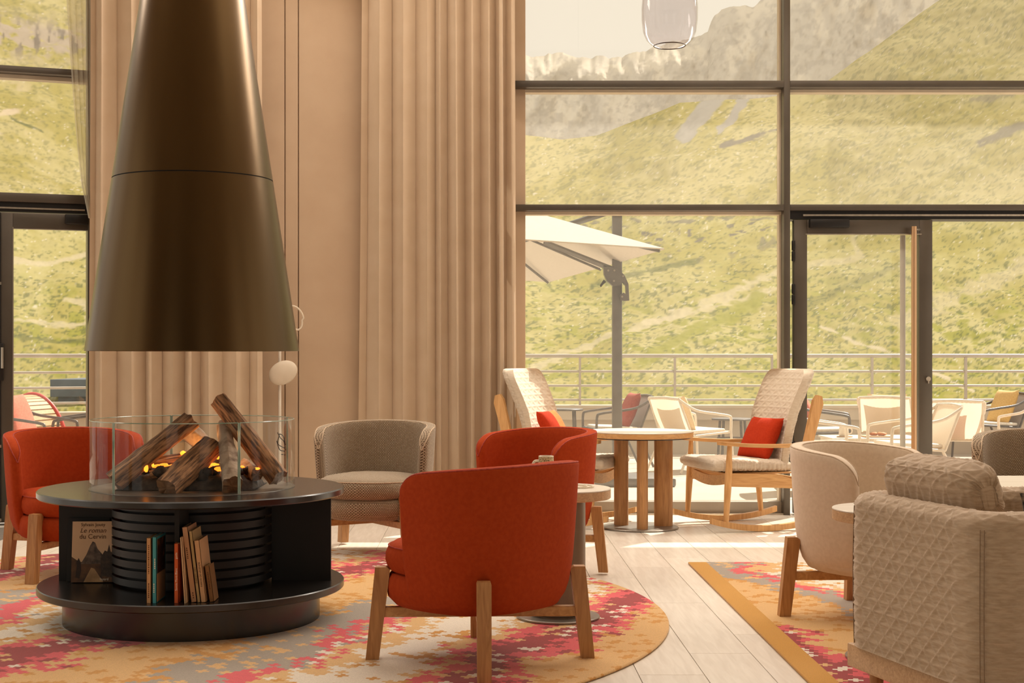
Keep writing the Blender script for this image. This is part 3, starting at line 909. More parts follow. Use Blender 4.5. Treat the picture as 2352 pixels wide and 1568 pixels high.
# ------------------------------------------------------------------ curtains
def curtain(name, label, x0, x1, yb, amp, folds, seed, dy=0.0, flare=0.03):
    rnd = random.Random(seed)
    n = folds * 18; nz = 26
    # fold phase stretched irregularly
    cuts = np.cumsum([rnd.uniform(0.5, 1.5) for _ in range(folds)]); cuts = np.concatenate([[0], cuts]) / cuts[-1]
    amps = np.array([rnd.uniform(0.5, 1.25) for _ in range(folds + 1)])
    shifts = np.array([rnd.uniform(-0.5, 0.5) for _ in range(folds + 1)])
    U = np.linspace(0, 1, n)
    k = np.interp(U, cuts, np.arange(folds + 1))
    zs = np.linspace(0.015, 4.9, nz)
    P = np.zeros((n, nz, 3))
    for j, z in enumerate(zs):
        f = 1 - z / 4.9
        ph = k * 2 * PI
        a = np.interp(k, np.arange(folds + 1), amps) * amp * (0.85 + 0.3 * f)
        sh = np.interp(k, np.arange(folds + 1), shifts) * 0.05 * f * f
        mid = (x0 + x1) / 2
        X = x0 + (x1 - x0) * U
        X = mid + (X - mid) * (1 + flare * f) + sh + 0.42 * a * np.sin(2 * ph)
        Y = yb + dy * U + a * (np.sin(ph) + 0.10 * np.sin(3 * ph + 1)) + 0.006 * math.sin(z * 2 + seed)
        P[:, j, 0] = X; P[:, j, 1] = Y; P[:, j, 2] = z
    t = thing(name, label, 'curtain', ((x0 + x1) / 2, yb, 0))
    P[:, :, 0] -= (x0 + x1) / 2; P[:, :, 1] -= yb
    surf('drape', P, M_curtain, t)
    # turned hem along the floor
    tube('track', [(x0 - (x0 + x1) / 2, dy * 0.0, 4.93), (x1 - (x0 + x1) / 2, dy, 4.93)], 0.015, M_white, t, 6)
    return t
curtain('curtain', 'beige floor-length curtain hanging behind the fireplace hood', -2.80, -1.60, 10.22, 0.055, 8, 8, dy=0.18, flare=0.01)
curtain('curtain', 'beige floor-length curtain in deep folds beside the terrace window', -0.88, 0.255, 10.63, 0.06, 9, 23, flare=0.03)
# sheer panel left of the left curtain
Msheer = glass_mat('sheer_voile', (0.8, 0.76, 0.7, 1), 0.0, veil=0.35, veilcol=(0.9, 0.84, 0.74, 1))
n = 60; nz = 12
P = np.zeros((n, nz, 3))
for j in range(nz):
    z = 2.2 + (4.9 - 2.2) * j / (nz - 1)
    U = np.linspace(0, 1, n)
    w = 0.22 * ((z - 2.2) / 2.7) ** 0.6 + 0.02
    P[:, j, 0] = -2.80 - w * (1 - U); P[:, j, 1] = 10.24 + 0.018 * np.sin(U * 26); P[:, j, 2] = z
sh = surf('sheer_curtain', P, Msheer)
tag(sh, 'narrow sheer voile edge beside the left curtain', 'curtain')

# ------------------------------------------------------------------ fireplace hood
FX, FY = -1.312, 6.5
hood = thing('fireplace_hood', 'tall conical bronze steel hood hanging over the fire table', 'fireplace hood', (FX, FY, 1.228))
def cone_r(z): return 0.4815 - 0.1535 * (z - 1.228)
def cone(name, z0, z1):
    return lathe(name, [(cone_r(z0) - 0.008, z0 - 1.228), (cone_r(z0), z0 - 1.228), (cone_r(z1), z1 - 1.228), (cone_r(z1) - 0.008, z1 - 1.228)], M_hood, hood, 128, angle=30, closedprof=True)
cone('lower_cone', 1.228, 2.003)
cone('upper_cone', 2.008, 3.40)
lathe('seam_band', [(cone_r(2.0) - 0.012, 0.77), (cone_r(2.0) - 0.004, 0.77), (cone_r(2.0) - 0.004, 0.785), (cone_r(2.0) - 0.012, 0.785)], M_hood_in, hood, 96, closedprof=True)
lathe('lining', [(cone_r(1.24) - 0.02, 0.006), (cone_r(3.3) - 0.02, 2.05)], M_hood_in, hood, 64)
lathe('flue_pipe', [(0.145, 2.16), (0.15, 2.16), (0.15, 3.772), (0.145, 3.772)], M_hood, hood, 64, closedprof=True)

# ------------------------------------------------------------------ fire table
ft = thing('fire_table', 'round black steel fire table with a lower book shelf', 'fireplace', (FX, FY, 0.013))
Z0 = -0.013
lathe('base_drum', [(0, 0), (0.575, 0), (0.575, 0.150 + Z0), (0, 0.150 + Z0)], M_black, ft, 96)
lathe('lower_shelf', disc_prof(0.686, 0.150 + Z0, 0.183 + Z0, 0.004), M_black, ft, 128)
lathe('top_plate', disc_prof(0.686, 0.575 + Z0, 0.607 + Z0, 0.005), M_black, ft, 128)
lathe('burner_housing', [(0, 0.183 + Z0), (0.32, 0.183 + Z0), (0.32, 0.575 + Z0), (0, 0.575 + Z0)], M_black_matt, ft, 64)
for k in range(9):
    z = 0.196 + Z0 + k * 0.0415
    lathe('louvre_ring', [(0.325, z), (0.36, z), (0.36, z + 0.030), (0.325, z + 0.022)], M_louvre, ft, 72, closedprof=True)
box('divider_panel', (-0.61, -0.012, 0.183 + Z0), (-0.36, 0.012, 0.575 + Z0), M_black_matt, ft)
box('divider_panel', (0.36, -0.012, 0.183 + Z0), (0.63, 0.012, 0.575 + Z0), M_black_matt, ft)
box('divider_panel', (0.035, -0.56, 0.183 + Z0), (0.055, -0.36, 0.575 + Z0), M_black_matt, ft)
box('divider_panel', (-0.012, 0.36, 0.183 + Z0), (0.012, 0.60, 0.575 + Z0), M_black_matt, ft)
lathe('glass_tray', disc_prof(0.462, 0.607 + Z0, 0.609 + Z0, 0.001), mat('grey_tray', rgb(120, 112, 102), 0.35, 0.5, col2=rgb(100, 92, 84), nscale=8), ft, 96)
GR = 0.457
cuts = [(-PI / 2 - 0.62, -PI / 2 + 0.63), (-PI / 2 + 0.645, 0.50), (0.515, PI / 2 + 0.42), (PI / 2 + 0.435, 3 * PI / 2 - 0.635)]
for a0, a1 in cuts:
    g = lathe('glass_panel', [(GR - 0.004, 0.609 + Z0), (GR + 0.004, 0.609 + Z0), (GR + 0.004, 0.917 + Z0), (GR - 0.004, 0.917 + Z0)], M_fglass, ft, 40, a0, a1, closedprof=True)
    for a in (a0, a1):
        c, s_ = math.cos(a) * GR, math.sin(a) * GR
        tube('glass_edge', [(c, s_, 0.61 + Z0), (c, s_, 0.916 + Z0)], 0.0032, M_gedge, g, 6)
    # thin polished top edge
    tube('polished_rim', [(math.cos(a0 + (a1 - a0) * q / 30) * GR, math.sin(a0 + (a1 - a0) * q / 30) * GR, 0.9165 + Z0) for q in range(31)], 0.0022, M_gedge, g, 5)
# small drawn flame emblem on the right-hand glass
em = []
def onglass(a, z): return (math.cos(a) * (GR - 0.006), math.sin(a) * (GR - 0.006), z + Z0)
for strokes in ([(0.52, 0.76), (0.56, 0.80), (0.64, 0.815), (0.70, 0.84)], [(0.52, 0.785), (0.58, 0.825), (0.66, 0.835)], [(0.53, 0.77), (0.62, 0.775), (0.70, 0.79), (0.66, 0.835)],
                [(0.55, 0.755), (0.66, 0.76), (0.72, 0.80)], [(0.53, 0.738), (0.55, 0.738)], [(0.58, 0.738), (0.62, 0.738)]):
    em.append(curve_pts([onglass(a, z) for a, z in strokes], 12))
tubes('emblem', em, 0.0022, M_ink, ft, 5)

# burner bed with glowing embers
bed = thing('ember_bed', 'dark bed of charred coals with glowing orange embers', 'ember bed', (FX, FY, 0.611))
nu_, nv_ = 90, 46
Ub, Vb = np.meshgrid(np.linspace(-1, 1, nu_), np.linspace(-1, 1, nv_), indexing='ij')
rr = (np.abs(Ub) ** 4 + np.abs(Vb) ** 4)
Zb = 0.055 * np.clip(1 - rr, 0, 1) ** 0.35 + (fbm(Ub * 9 + 5, Vb * 6, 4, 3) - 0.5) * 0.05 * np.clip(1 - rr, 0, 1) ** 0.3
Zb = np.maximum(Zb, 0.0)
surf('coal_bed', np.stack([Ub * 0.31, Vb * 0.20, Zb], -1), M_coal, bed)
rnd = random.Random(3)
def lump(name, c, r, m, parent, seed, sx=1.0, sz=0.8):
    bm = bmesh.new(); bmesh.ops.create_icosphere(bm, subdivisions=2, radius=1.0)
    for v in bm.verts:
        q = v.co * 1.6 + Vector((seed, 0, 0))
        v.co = v.co * (1 + 0.35 * mnoise.noise(q))
        v.co = Vector((v.co.x * r * sx, v.co.y * r, v.co.z * r * sz)) + Vector(c)
    return from_bm(name, bm, m, parent, smooth=True, angle=70)
for k in range(26):
    x, y = rnd.uniform(-0.27, 0.27), rnd.uniform(-0.17, 0.17)
    lump('coal', (x, y, 0.06 + rnd.uniform(0, 0.02)), rnd.uniform(0.018, 0.034), M_coal, bed, k * 3.1)
for k in range(20):
    x, y = rnd.uniform(-0.24, 0.25), rnd.uniform(-0.12, 0.14)
    lump('ember', (x, y, 0.07 + rnd.uniform(0, 0.03)), rnd.uniform(0.010, 0.020), M_ember, bed, k * 7.7 + 50, 1.4, 0.6)
for q, (px, py, Y, r, sx, sz) in enumerate(((336, 1076, 6.36, 0.015, 1.0, 1.4), (351, 1068, 6.42, 0.009, 0.8, 1.6), (421, 1040, 6.6, 0.016, 1.2, 0.9), (492, 1066, 6.42, 0.014, 2.0, 0.6), (500, 1050, 6.5, 0.010, 1.0, 1.4), (365, 1052, 6.6, 0.013, 2.2, 0.6), (590, 1076, 6.42, 0.012, 1.6, 0.7), (548, 1030, 6.56, 0.010, 0.7, 3.6), (376, 1094, 6.34, 0.010, 1.6, 0.8), (428, 1003, 6.72, 0.010, 1.8, 1.0), (462, 1092, 6.36, 0.010, 1.8, 0.6))):
    lump('flame', at(px, py, Y) - Vector((FX, FY, 0.611)), r * 0.75, M_flame, bed, q * 4.3, sx, sz)
fire = bpy.data.lights.new('fire_glow', 'POINT'); fire.energy = 1.2; fire.color = (1.0, 0.42, 0.1); fire.shadow_soft_size = 0.08
fo = bpy.data.objects.new('fire_glow', fire); fo.location = (0.03, 0.06, 0.17); link(fo, bed)

def log(label, p0, p1, r0, r1, m, seed, flat=1.0, split=False):
    p0, p1 = Vector(p0), Vector(p1)
    t = thing('firewood_log', label, 'log', p0, 0, 'firewood logs in the fire')
    d = p1 - p0; L = d.length
    N_ = 26; S = 24
    rs = random.Random(seed); nf = rs.choice((4, 5)) if split else 0
    offs = sorted(2 * PI * (q + rs.uniform(-0.25, 0.25)) / nf for q in range(nf)) if split else []
    dist = [rs.uniform(0.72, 0.95) for _ in offs]
    uvs = []
    pts, T, Nn = frame_dirs([p0 + d * (i / (N_ - 1)) - p0 for i in range(N_)])
    V = []; Fc = []
    for i, (p, tt, nn) in enumerate(zip(pts, T, Nn)):
        b_ = tt.cross(nn); f = i / (N_ - 1)
        r = r0 + (r1 - r0) * f
        for k in range(S):
            a = 2 * PI * k / S
            ca, sa = math.cos(a), math.sin(a)
            rad = r * (1 + 0.34 * mnoise.noise(Vector((ca * 1.2 + seed, sa * 1.2, f * L * 5))) + 0.12 * mnoise.noise(Vector((ca * 4 + seed, sa * 4, f * L * 16))))
            if split:      # riven faces: clip the round section by flat planes
                lim = min(dd / max(math.cos(a - oo - 0.15 * f), 1e-3) if math.cos(a - oo - 0.15 * f) > 0.05 else 9 for oo, dd in zip(offs, dist))
                rad = min(r * 1.22, r * lim) * (1 + 0.07 * mnoise.noise(Vector((ca * 3 + seed, sa * 3, f * L * 22))) + 0.10 * mnoise.noise(Vector((ca * 1.1 + seed, sa * 1.1, f * L * 6))))
            elif flat < 1 and sa < 0: rad *= flat + (1 - flat) * abs(ca)
            uvs.append((a * r0, f * L + seed))
            V.append(p + nn * ca * rad + b_ * sa * rad + tt * (0.012 * mnoise.noise(Vector((ca * 2, sa * 2, seed))) if i in (0, N_ - 1) else 0))
    for i in range(N_ - 1):
        for k in range(S):
            k2 = (k + 1) % S
            Fc.append((i * S + k, i * S + k2, (i + 1) * S + k2, (i + 1) * S + k))
    mesh('bark', V, Fc, m, t, True, uvs, autosmooth=28 if split else 50)
    for i0, rev in ((0, True), ((N_ - 1) * S, False)):
        ring = V[i0:i0 + S]
        c = sum(ring, Vector()) / S
        f = [(k, (k + 1) % S, S) if not rev else ((k + 1) % S, k, S) for k in range(S)]
        mesh('cut_end', ring + [c], f, M_logend, t, False)
    return t
log('split brown log leaning from lower left up to the right, nearest the left glass edge', at(262, 1106, 6.33), at(440, 963, 6.50), 0.043, 0.038, M_log, 1.3, split=True)
log('short grey-brown log lying forward with its pale cut end towards the front', at(382, 1122, 6.16), at(488, 1022, 6.48), 0.050, 0.046, M_log, 5.1, split=True)
log('upright bark-covered log leaning back in the middle right of the fire', at(532, 1116, 6.18), at(514, 975, 6.58), 0.050, 0.034, M_bark, 9.7, 0.8)
log('longest brown log rising above the glass from lower right to upper left', at(644, 1096, 6.42), at(505, 917, 6.56), 0.048, 0.042, M_log, 14.2, split=True)
log('pale bark log at the back between the two leaning logs', at(505, 1048, 6.66), at(425, 985, 6.72), 0.040, 0.038, M_bark, 21.5)
log('small charred log lying low at the back of the embers', at(330, 1068, 6.58), at(425, 1052, 6.62), 0.026, 0.028, M_log, 27.5)
log('small dark log lying low at the front left of the embers', at(345, 1092, 6.36), at(412, 1074, 6.40), 0.022, 0.022, M_log, 31.5)
log('small dark log lying low at the right end of the embers', at(590, 1090, 6.42), at(560, 1066, 6.60), 0.030, 0.026, M_bark, 36.5)

# ------------------------------------------------------------------ books on the lower shelf
SH = 0.183
def upright(M0, z90=True):
    return M0 @ RX(PI / 2) @ (RZ(PI / 2) if z90 else Matrix())
def book(label, pxl, py_b, Y, w, h, dep, lean, col, spine_text, ink=M_ink, tsize=0.010, tz=0.5, foot=None, extra=None):
    x = (pxl - CX) / F * Y
    t = thing('book', label, 'book', (x, Y, SH + 0.0005), 0, 'books on the fire table shelf', rot=(0, lean, 0))
    mc = mat('book_cover', col, 0.6, col2=tuple(c * 0.92 for c in col[:3]) + (1,), nscale=12)
    mesh_parts = bmesh.new()
    bm_box(mesh_parts, (0, 0, 0), (0.002, dep, h)); bm_box(mesh_parts, (w - 0.002, 0, 0), (w, dep, h)); bm_box(mesh_parts, (0, 0, 0), (w, 0.002, h))
    from_bm('cover', mesh_parts, mc, t)
    box('pages', (0.002, 0.002, 0.003), (w - 0.002, dep - 0.004, h - 0.003), M_paper, t)
    if isinstance(spine_text, tuple):       # print too small to read: broken strokes
        rq = random.Random(int(pxl)); spans, ik = spine_text; V = []; Fc = []
        for z0, z1, xo in spans:
            z = z0 * h
            while z < z1 * h:
                d_ = rq.uniform(0.003, 0.007); b0 = len(V)
                V += [(w * xo - 0.0022, -0.0006, z), (w * xo + 0.0022, -0.0006, z), (w * xo + 0.0022, -0.0006, z + d_), (w * xo - 0.0022, -0.0006, z + d_)]
                Fc.append((b0, b0 + 1, b0 + 2, b0 + 3)); z += d_ + rq.uniform(0.002, 0.004)
        mesh('spine_print', V, Fc, ik, t, False); spine_text = None
    for body, zc, sz, ik in ([(spine_text, tz, tsize, ink)] if spine_text else []) + ([(foot, 0.08, tsize * 0.7, ink)] if foot else []) + (extra or []):
        text('lettering', body, sz, TR(w / 2 + sz * 0.33, -0.0006, h * zc) @ RX(PI / 2) @ RZ(PI / 2), ik, t)
    return t
book('cream paperback standing upright left of the turquoise book', 336, 1385, 5.88, 0.020, 0.268, 0.17, 0.0, rgb(206, 160, 112), (((0.45, 0.9, 0.5), (0.08, 0.3, 0.5)), M_inkb))
b2 = book('turquoise blue book with a dark photo cover', 349.5, 1385, 5.88, 0.018, 0.272, 0.17, 0.0, rgb(70, 160, 172), (((0.52, 0.68, 0.6), (0.16, 0.28, 0.4)), M_inkw))
mesh('cover_photo', [(0.0184, 0.012, 0.12), (0.0184, 0.158, 0.12), (0.0184, 0.158, 0.262), (0.0184, 0.012, 0.262)], [(0, 1, 2, 3)], mat('cover_photo_print', rgb(60, 30, 14), 0.6, col2=rgb(190, 120, 40), nscale=14, mixlo=0.5, mixhi=0.7), b2, False)
mesh('cover_blurb', [(0.0184, 0.004, 0.004), (0.0184, 0.166, 0.004), (0.0184, 0.166, 0.12), (0.0184, 0.004, 0.12)], [(0, 1, 2, 3)], mat('blurb_print', rgb(190, 156, 112), 0.7, col2=rgb(180, 146, 104), nscale=9), b2, False)
book('slim orange guide book standing right of the dark divider', 399.5, 1385, 5.88, 0.019, 0.245, 0.15, 0.0, rgb(206, 92, 36), 'Savoie Mont-Blanc', M_inkw, 0.0125, 0.40, None, [('guide', 0.80, 0.0125, M_inkw)])
book('very thin cream booklet leaning left behind the orange guide', 422.5, 1389, 5.87, 0.0085, 0.272, 0.15, -0.065, rgb(226, 190, 148), None)
book('tallest tan book leaning left among the shelf books', 439, 1382, 5.90, 0.024, 0.312, 0.18, -0.125, rgb(196, 150, 112), (((0.58, 0.72, 0.4), (0.05, 0.13, 0.5)), M_inkb))
book('olive-cream book with EVEREST lettering on its spine', 453, 1381, 5.90, 0.0145, 0.296, 0.18, -0.122, rgb(186, 158, 108), 'EVEREST 1951', M_inkb, 0.011, 0.38)
book('cream book with PAROIS DE LEGENDE printed up its spine', 461.5, 1380, 5.90, 0.022, 0.256, 0.18, -0.115, rgb(214, 170, 126), 'PAROIS DE LÉGENDE', M_ink, 0.011, 0.45)
book('smallest brown book leaning at the right end of the row', 481, 1378, 5.91, 0.020, 0.150, 0.10, -0.14, rgb(134, 92, 46), (((0.35, 0.8, 0.5),), M_inkb))
# cover-out novel leaning on the divider panel
ck = thing('book', 'paperback novel shown cover out, with a mountain peak on its cover', 'book', at(163, 1338, 6.40) * 1.0, 0, 'books on the fire table shelf', rot=(-0.12, 0, math.radians(3)))
ck.location.z = SH + 0.004
Wd, Hd = 0.184, 0.272
box('cover', (0, 0, 0), (Wd, 0.002, Hd), mat('novel_cover', rgb(228, 194, 154), 0.5, col2=rgb(214, 176, 136), nscale=3), ck)
box('pages', (0.002, 0.002, 0.002), (Wd - 0.003, 0.024, Hd - 0.002), M_paper, ck)
box('back_cover', (0, 0.024, 0), (Wd, 0.026, Hd), M_ink, ck)
def flat(name, pts, m, d): return mesh(name, [(x * Wd, -d, z * Hd) for x, z in pts], [tuple(range(len(pts)))], m, ck, False)
flat('cover_print', [(0, 0), (1, 0), (1, 0.46), (0.86, 0.40), (0.5, 0.36), (0.2, 0.33), (0, 0.42)], mat('print_sepia', rgb(110, 74, 42), 0.6, col2=rgb(66, 44, 26), nscale=26, ndetail=6), 0.0003)
flat('cover_print', [(0.22, 0.30), (0.36, 0.46), (0.44, 0.60), (0.50, 0.67), (0.56, 0.65), (0.62, 0.55), (0.74, 0.46), (0.80, 0.30)], mat('print_peak', rgb(120, 100, 84), 0.6, col2=rgb(56, 46, 40), nscale=40, ndetail=8), 0.0005)
flat('cover_print', [(0.30, 0.0), (0.48, 0.24), (0.56, 0.22), (0.78, 0.0)], mat('print_path', rgb(196, 158, 112), 0.6, col2=rgb(160, 124, 84), nscale=20), 0.0006)
flat('cover_print', [(0.72, 0.1), (0.70, 0.40), (0.80, 0.52), (0.86, 0.50), (0.90, 0.62), (0.94, 0.5), (1.0, 0.48), (1.0, 0.08)], mat('print_pine', rgb(44, 34, 26), 0.6, col2=rgb(72, 54, 40), nscale=60), 0.0007)
flat('cover_print', [(0.10, 0.08), (0.13, 0.26), (0.12, 0.33), (0.17, 0.40), (0.22, 0.33), (0.24, 0.20), (0.20, 0.06)], mat('print_figure', rgb(58, 36, 22), 0.6, col2=rgb(40, 26, 18), nscale=30), 0.0008)
UP = RX(PI / 2)
text('lettering', 'Sylvain Jouty', 0.0215, TR(Wd * 0.5, -0.001, Hd * 0.92) @ UP, M_inkb, ck)
text('lettering', 'Le roman', 0.030, TR(Wd * 0.5, -0.001, Hd * 0.815) @ UP, M_inkb, ck, shear=0.3)
text('lettering', 'du Cervin', 0.030, TR(Wd * 0.5, -0.001, Hd * 0.715) @ UP, M_inkb, ck)
text('lettering', 'fayard', 0.016, TR(Wd * 0.80, -0.001, Hd * 0.03) @ UP, M_inkw, ck)
dk = thing('book', 'dark hardback standing behind the cover-out novel', 'book', (at(152, 1334, 6.445).x, 6.445, SH + 0.001), 0, 'books on the fire table shelf', rot=(-0.10, 0, math.radians(2)))
box('cover', (0, 0, 0), (0.19, 0.002, 0.285), M_black_matt, dk); box('pages', (0.002, 0.002, 0.002), (0.187, 0.013, 0.283), M_paper, dk); box('back_cover', (0, 0.013, 0), (0.19, 0.015, 0.285), M_black_matt, dk)
# ------------------------------------------------------------------ tub armchairs
def sup(c, e): return math.copysign(abs(c) ** e, c)
def plan_pt(t, a=0.365, b_=0.37, e=0.86):
    return Vector((-a * sup(math.cos(t), e), b_ * sup(math.sin(t), e), 0))
TM = math.radians(103)
def shell_geo(th=0.062, hb=0.785, ha=0.735):
    # arc-length samples, clustered at the arm ends
    ts = [TM * math.copysign(1 - (1 - abs(u)) ** 1.0, u) for u in np.linspace(-1, 1, 401)]
    pts = [plan_pt(t) for t in ts]
    cum = np.concatenate([[0], np.cumsum([(pts[i + 1] - pts[i]).length for i in range(len(pts) - 1)])])
    L = cum[-1]
    w = np.linspace(0, 1, 75); w = 0.5 - 0.5 * np.cos(PI * (0.12 + 0.76 * w)); w = (w - w[0]) / (w[-1] - w[0])
    sl = w * L
    zs_k = [0.225, 0.245, 0.30, 0.40, 0.55, 0.80]; sc_k = [0.80, 0.85, 0.905, 0.95, 0.98, 1.02]
    rows = []; uvs = []; rim_o = []; rim_i = []
    for s_ in sl:
        p = Vector((np.interp(s_, cum, [q.x for q in pts]), np.interp(s_, cum, [q.y for q in pts]), 0))
        q1 = Vector((np.interp(min(s_ + 0.004, L), cum, [q.x for q in pts]), np.interp(min(s_ + 0.004, L), cum, [q.y for q in pts]), 0))
        q0 = Vector((np.interp(max(s_ - 0.004, 0), cum, [q.x for q in pts]), np.interp(max(s_ - 0.004, 0), cum, [q.y for q in pts]), 0))
        tg = (q1 - q0).normalized(); nrm = Vector((tg.y, -tg.x, 0))
        if nrm.dot(p) < 0: nrm = -nrm
        e_ = min(s_, L - s_)
        f = s_ / L * 2 - 1
        h = hb - (hb - ha) * sup(abs(f), 2.0)
        rc = 0.13
        if e_ < rc: h -= 0.11 * (1 - math.sqrt(max(0, 1 - (1 - e_ / rc) ** 2)))
        t_ = th
        if e_ < 0.035: t_ = th * (0.25 + 0.75 * math.sqrt(max(0, 1 - (1 - e_ / 0.035) ** 2)))
        off = (th - t_) / 2
        row = []; uv = []
        nz = 14
        def P(z, d):      # d = inward offset
            sc = np.interp(z, zs_k, sc_k)
            return p * sc - nrm * (d + off)
        zo = [0.225 + (h - 0.012 - 0.225) * k / (nz - 1) for k in range(nz)]
        for z in zo: row.append(P(z, 0) + Vector((0, 0, z)))
        for d, dz in ((0.004, -0.004), (0.012, 0.0), (t_ / 2, 0.003), (t_ - 0.012, 0.0), (t_ - 0.004, -0.004)):
            row.append(P(h, d) + Vector((0, 0, h + dz)))
        for z in reversed(zo): row.append(P(z, t_) + Vector((0, 0, z)))
        v = 0; last = row[0]
        for r in row:
            v += (r - last).length; last = r; uv.append((s_, v))
        rows.append(row); uvs.append(uv)
        rim_o.append(P(h, 0.006) + Vector((0, 0, h - 0.003))); rim_i.append(P(h, t_ - 0.006) + Vector((0, 0, h - 0.003)))
    return np.array([[tuple(v) for v in r] for r in rows]), np.array(uvs), rim_o, rim_i
SHELL = shell_geo()

def puck(name, ax, ay, cx, prof, material, parent, e=0.8, seg=56):
    rows = []; uvs = []
    for k in range(seg + 1):
        a = 2 * PI * k / seg
        x, y = sup(math.cos(a), e), sup(math.sin(a), e)
        fx = ax * (1.0 if x < 0 else 1.06)
        rows.append([(cx + x * fx * s_, y * ay * s_, z) for s_, z in prof])
        v = 0; uv = []; last = prof[0]
        for q in prof:
            v += math.hypot((q[0] - last[0]) * ax, q[1] - last[1]); last = q; uv.append((a * ax, v))
        uvs.append(uv)
    uvs = np.array(uvs)
    P = np.array(rows)
    # planar weave on top of the puck
    top = P[:, :, 2] > prof[-1][1] - 0.02
    uvs[..., 0] = np.where(top, P[..., 1], uvs[..., 0]); uvs[..., 1] = np.where(top, P[..., 0], uvs[..., 1])
    return surf(name, P, material, parent, uv=uvs, autosmooth=70)

def tub_chair(label, loc, rotz, fabric, piping, group=None):
    t = thing('tub_chair', label, 'armchair', loc, rotz, group)
    P, UV, ro, ri = SHELL
    nu_, nv_ = P.shape[:2]
    Fc = grid_faces(nu_, nv_) + [tuple(range(nv_)), tuple(reversed(range((nu_ - 1) * nv_, nu_ * nv_)))]
    Fc += [(i * nv_ + nv_ - 1, (i + 1) * nv_ + nv_ - 1, (i + 1) * nv_, i * nv_) for i in range(nu_ - 1)]
    sh_ = mesh('backrest_shell', P.reshape(-1, 3), Fc, fabric, t, True, UV.reshape(-1, 2), 60)
    tube('piping', ro, 0.0035, piping, sh_, 6)
    tube('piping', ri, 0.0035, piping, sh_, 6)
    puck('seat_base', 0.315, 0.318, 0.03, [(0.0, 0.205), (0.75, 0.205), (0.90, 0.215), (0.985, 0.245), (1.0, 0.285), (0.985, 0.32), (0.95, 0.338), (0.0, 0.34)], fabric, t)
    cu = puck('seat_cushion', 0.315, 0.305, 0.04, [(0.0, 0.338), (0.92, 0.338), (0.985, 0.352), (1.015, 0.385), (1.01, 0.415), (0.975, 0.442), (0.90, 0.458), (0.6, 0.472), (0.0, 0.478)], fabric, t)
    ring = []
    for k in range(48):
        a = 2 * PI * k / 48
        x, y = sup(math.cos(a), .8), sup(math.sin(a), .8)
        ring.append((0.04 + x * 0.315 * (1 if x < 0 else 1.06) * 0.978, y * 0.305 * 0.978, 0.442))
    tube('piping', ring, 0.003, piping, cu, 6, closed=True)
    for a in (45, 135, 225, 315):
        ra = math.radians(a); d = Vector((math.cos(ra), math.sin(ra), 0)); n_ = Vector((-d.y, d.x, 0))
        V = []
        for r_, z, hw, hd in ((0.425, 0.0, 0.026, 0.026), (0.385, 0.352, 0.027, 0.030), (0.392, 0.362, 0.024, 0.022)):
            for sx, sy in ((-1, -1), (1, -1), (1, 1), (-1, 1)):
                V.append(d * (r_ + sx * hd) + n_ * (sy * hw) + Vector((0, 0, z)))
        Fl = [(3, 2, 1, 0), (8, 9, 10, 11)] + [(i * 4 + k, i * 4 + (k + 1) % 4, i * 4 + 4 + (k + 1) % 4, i * 4 + 4 + k) for i in (0, 1) for k in range(4)]
        mesh('leg', V, Fl, M_oak, t, False)
    for a in (45, 135):
        M = RZ(math.radians(a))
        box('cross_beam', (-0.385, -0.02, 0.165 if a == 45 else 0.166), (0.385, 0.02, 0.204), M_oak_x, t, M=M, bevel=0.003, seg=1)
    return t
G_RED = 'red tub armchairs around the fire'
ang = lambda x, y: math.atan2(y, x)
RUGZ = 0.0135
red1 = tub_chair('red tub armchair seen from behind in the foreground', (0.0, 5.62, RUGZ), math.radians(137), M_red, M_red_pipe, G_RED)
red2 = copy_tree(red1); red2.location = (-2.24, 7.86, RUGZ); red2.rotation_euler.z = ang(.5, -.86)
red2['label'] = 'red tub armchair at the left edge, facing the fire, by the left window'
red3 = copy_tree(red1); red3.location = (0.26, 7.92, RUGZ); red3.rotation_euler.z = ang(-.80, -.60)
red3['label'] = 'red tub armchair behind the foreground chair, in front of the rocking chair'
tan1 = tub_chair('brown and cream tweed tub armchair in front of the beige wall', (-0.655, 8.78, RUGZ), ang(-.22, -.975), M_tweed, M_beige_pipe, 'tweed tub armchairs')
tan2 = copy_tree(tan1); tan2.location = (3.06, 7.72, RUGZ); tan2.rotation_euler.z = ang(-.5, -.86)
tan2['label'] = 'tweed tub armchair cut off by the right edge behind the white table'
beige = tub_chair('plain beige tub armchair on the rectangular rug', (1.82, 6.54, RUGZ), math.radians(-44), M_beige, M_beige_pipe)

# ------------------------------------------------------------------ quilting
def quilt_h(u, v, w=0.075, h=0.036, A=0.010, sg=0.0075):
    dr = abs((v / h + 0.5) % 1 - 0.5) * h
    cs = 2 * h / math.hypot(w, 2 * h)
    da = abs((u / w + v / (2 * h) + 0.5) % 1 - 0.5) * w * cs
    db = abs((u / w - v / (2 * h) + 0.5) % 1 - 0.5) * w * cs
    d = min(dr, da, db)
    return A * (1 - math.exp(-d / sg)) - 0.3 * A

def quilt_loft(name, rows, uv, material, parent, scale=1.0, cv=True, mask=None, **kw):
    """rows (nu,nv,3); displace along computed normals"""
    P = np.array(rows, dtype=float)
    du = np.gradient(P, axis=0)
    dv = (np.roll(P, -1, 1) - np.roll(P, 1, 1)) if cv else np.gradient(P, axis=1)
    N = np.cross(du, dv); N /= np.linalg.norm(N, axis=2, keepdims=True) + 1e-9
    Hh = np.array([[quilt_h(uv[i, j, 0], uv[i, j, 1], **kw) for j in range(P.shape[1])] for i in range(P.shape[0])])
    if mask is not None: Hh = Hh * mask
    return P + N * (Hh * scale)[..., None]

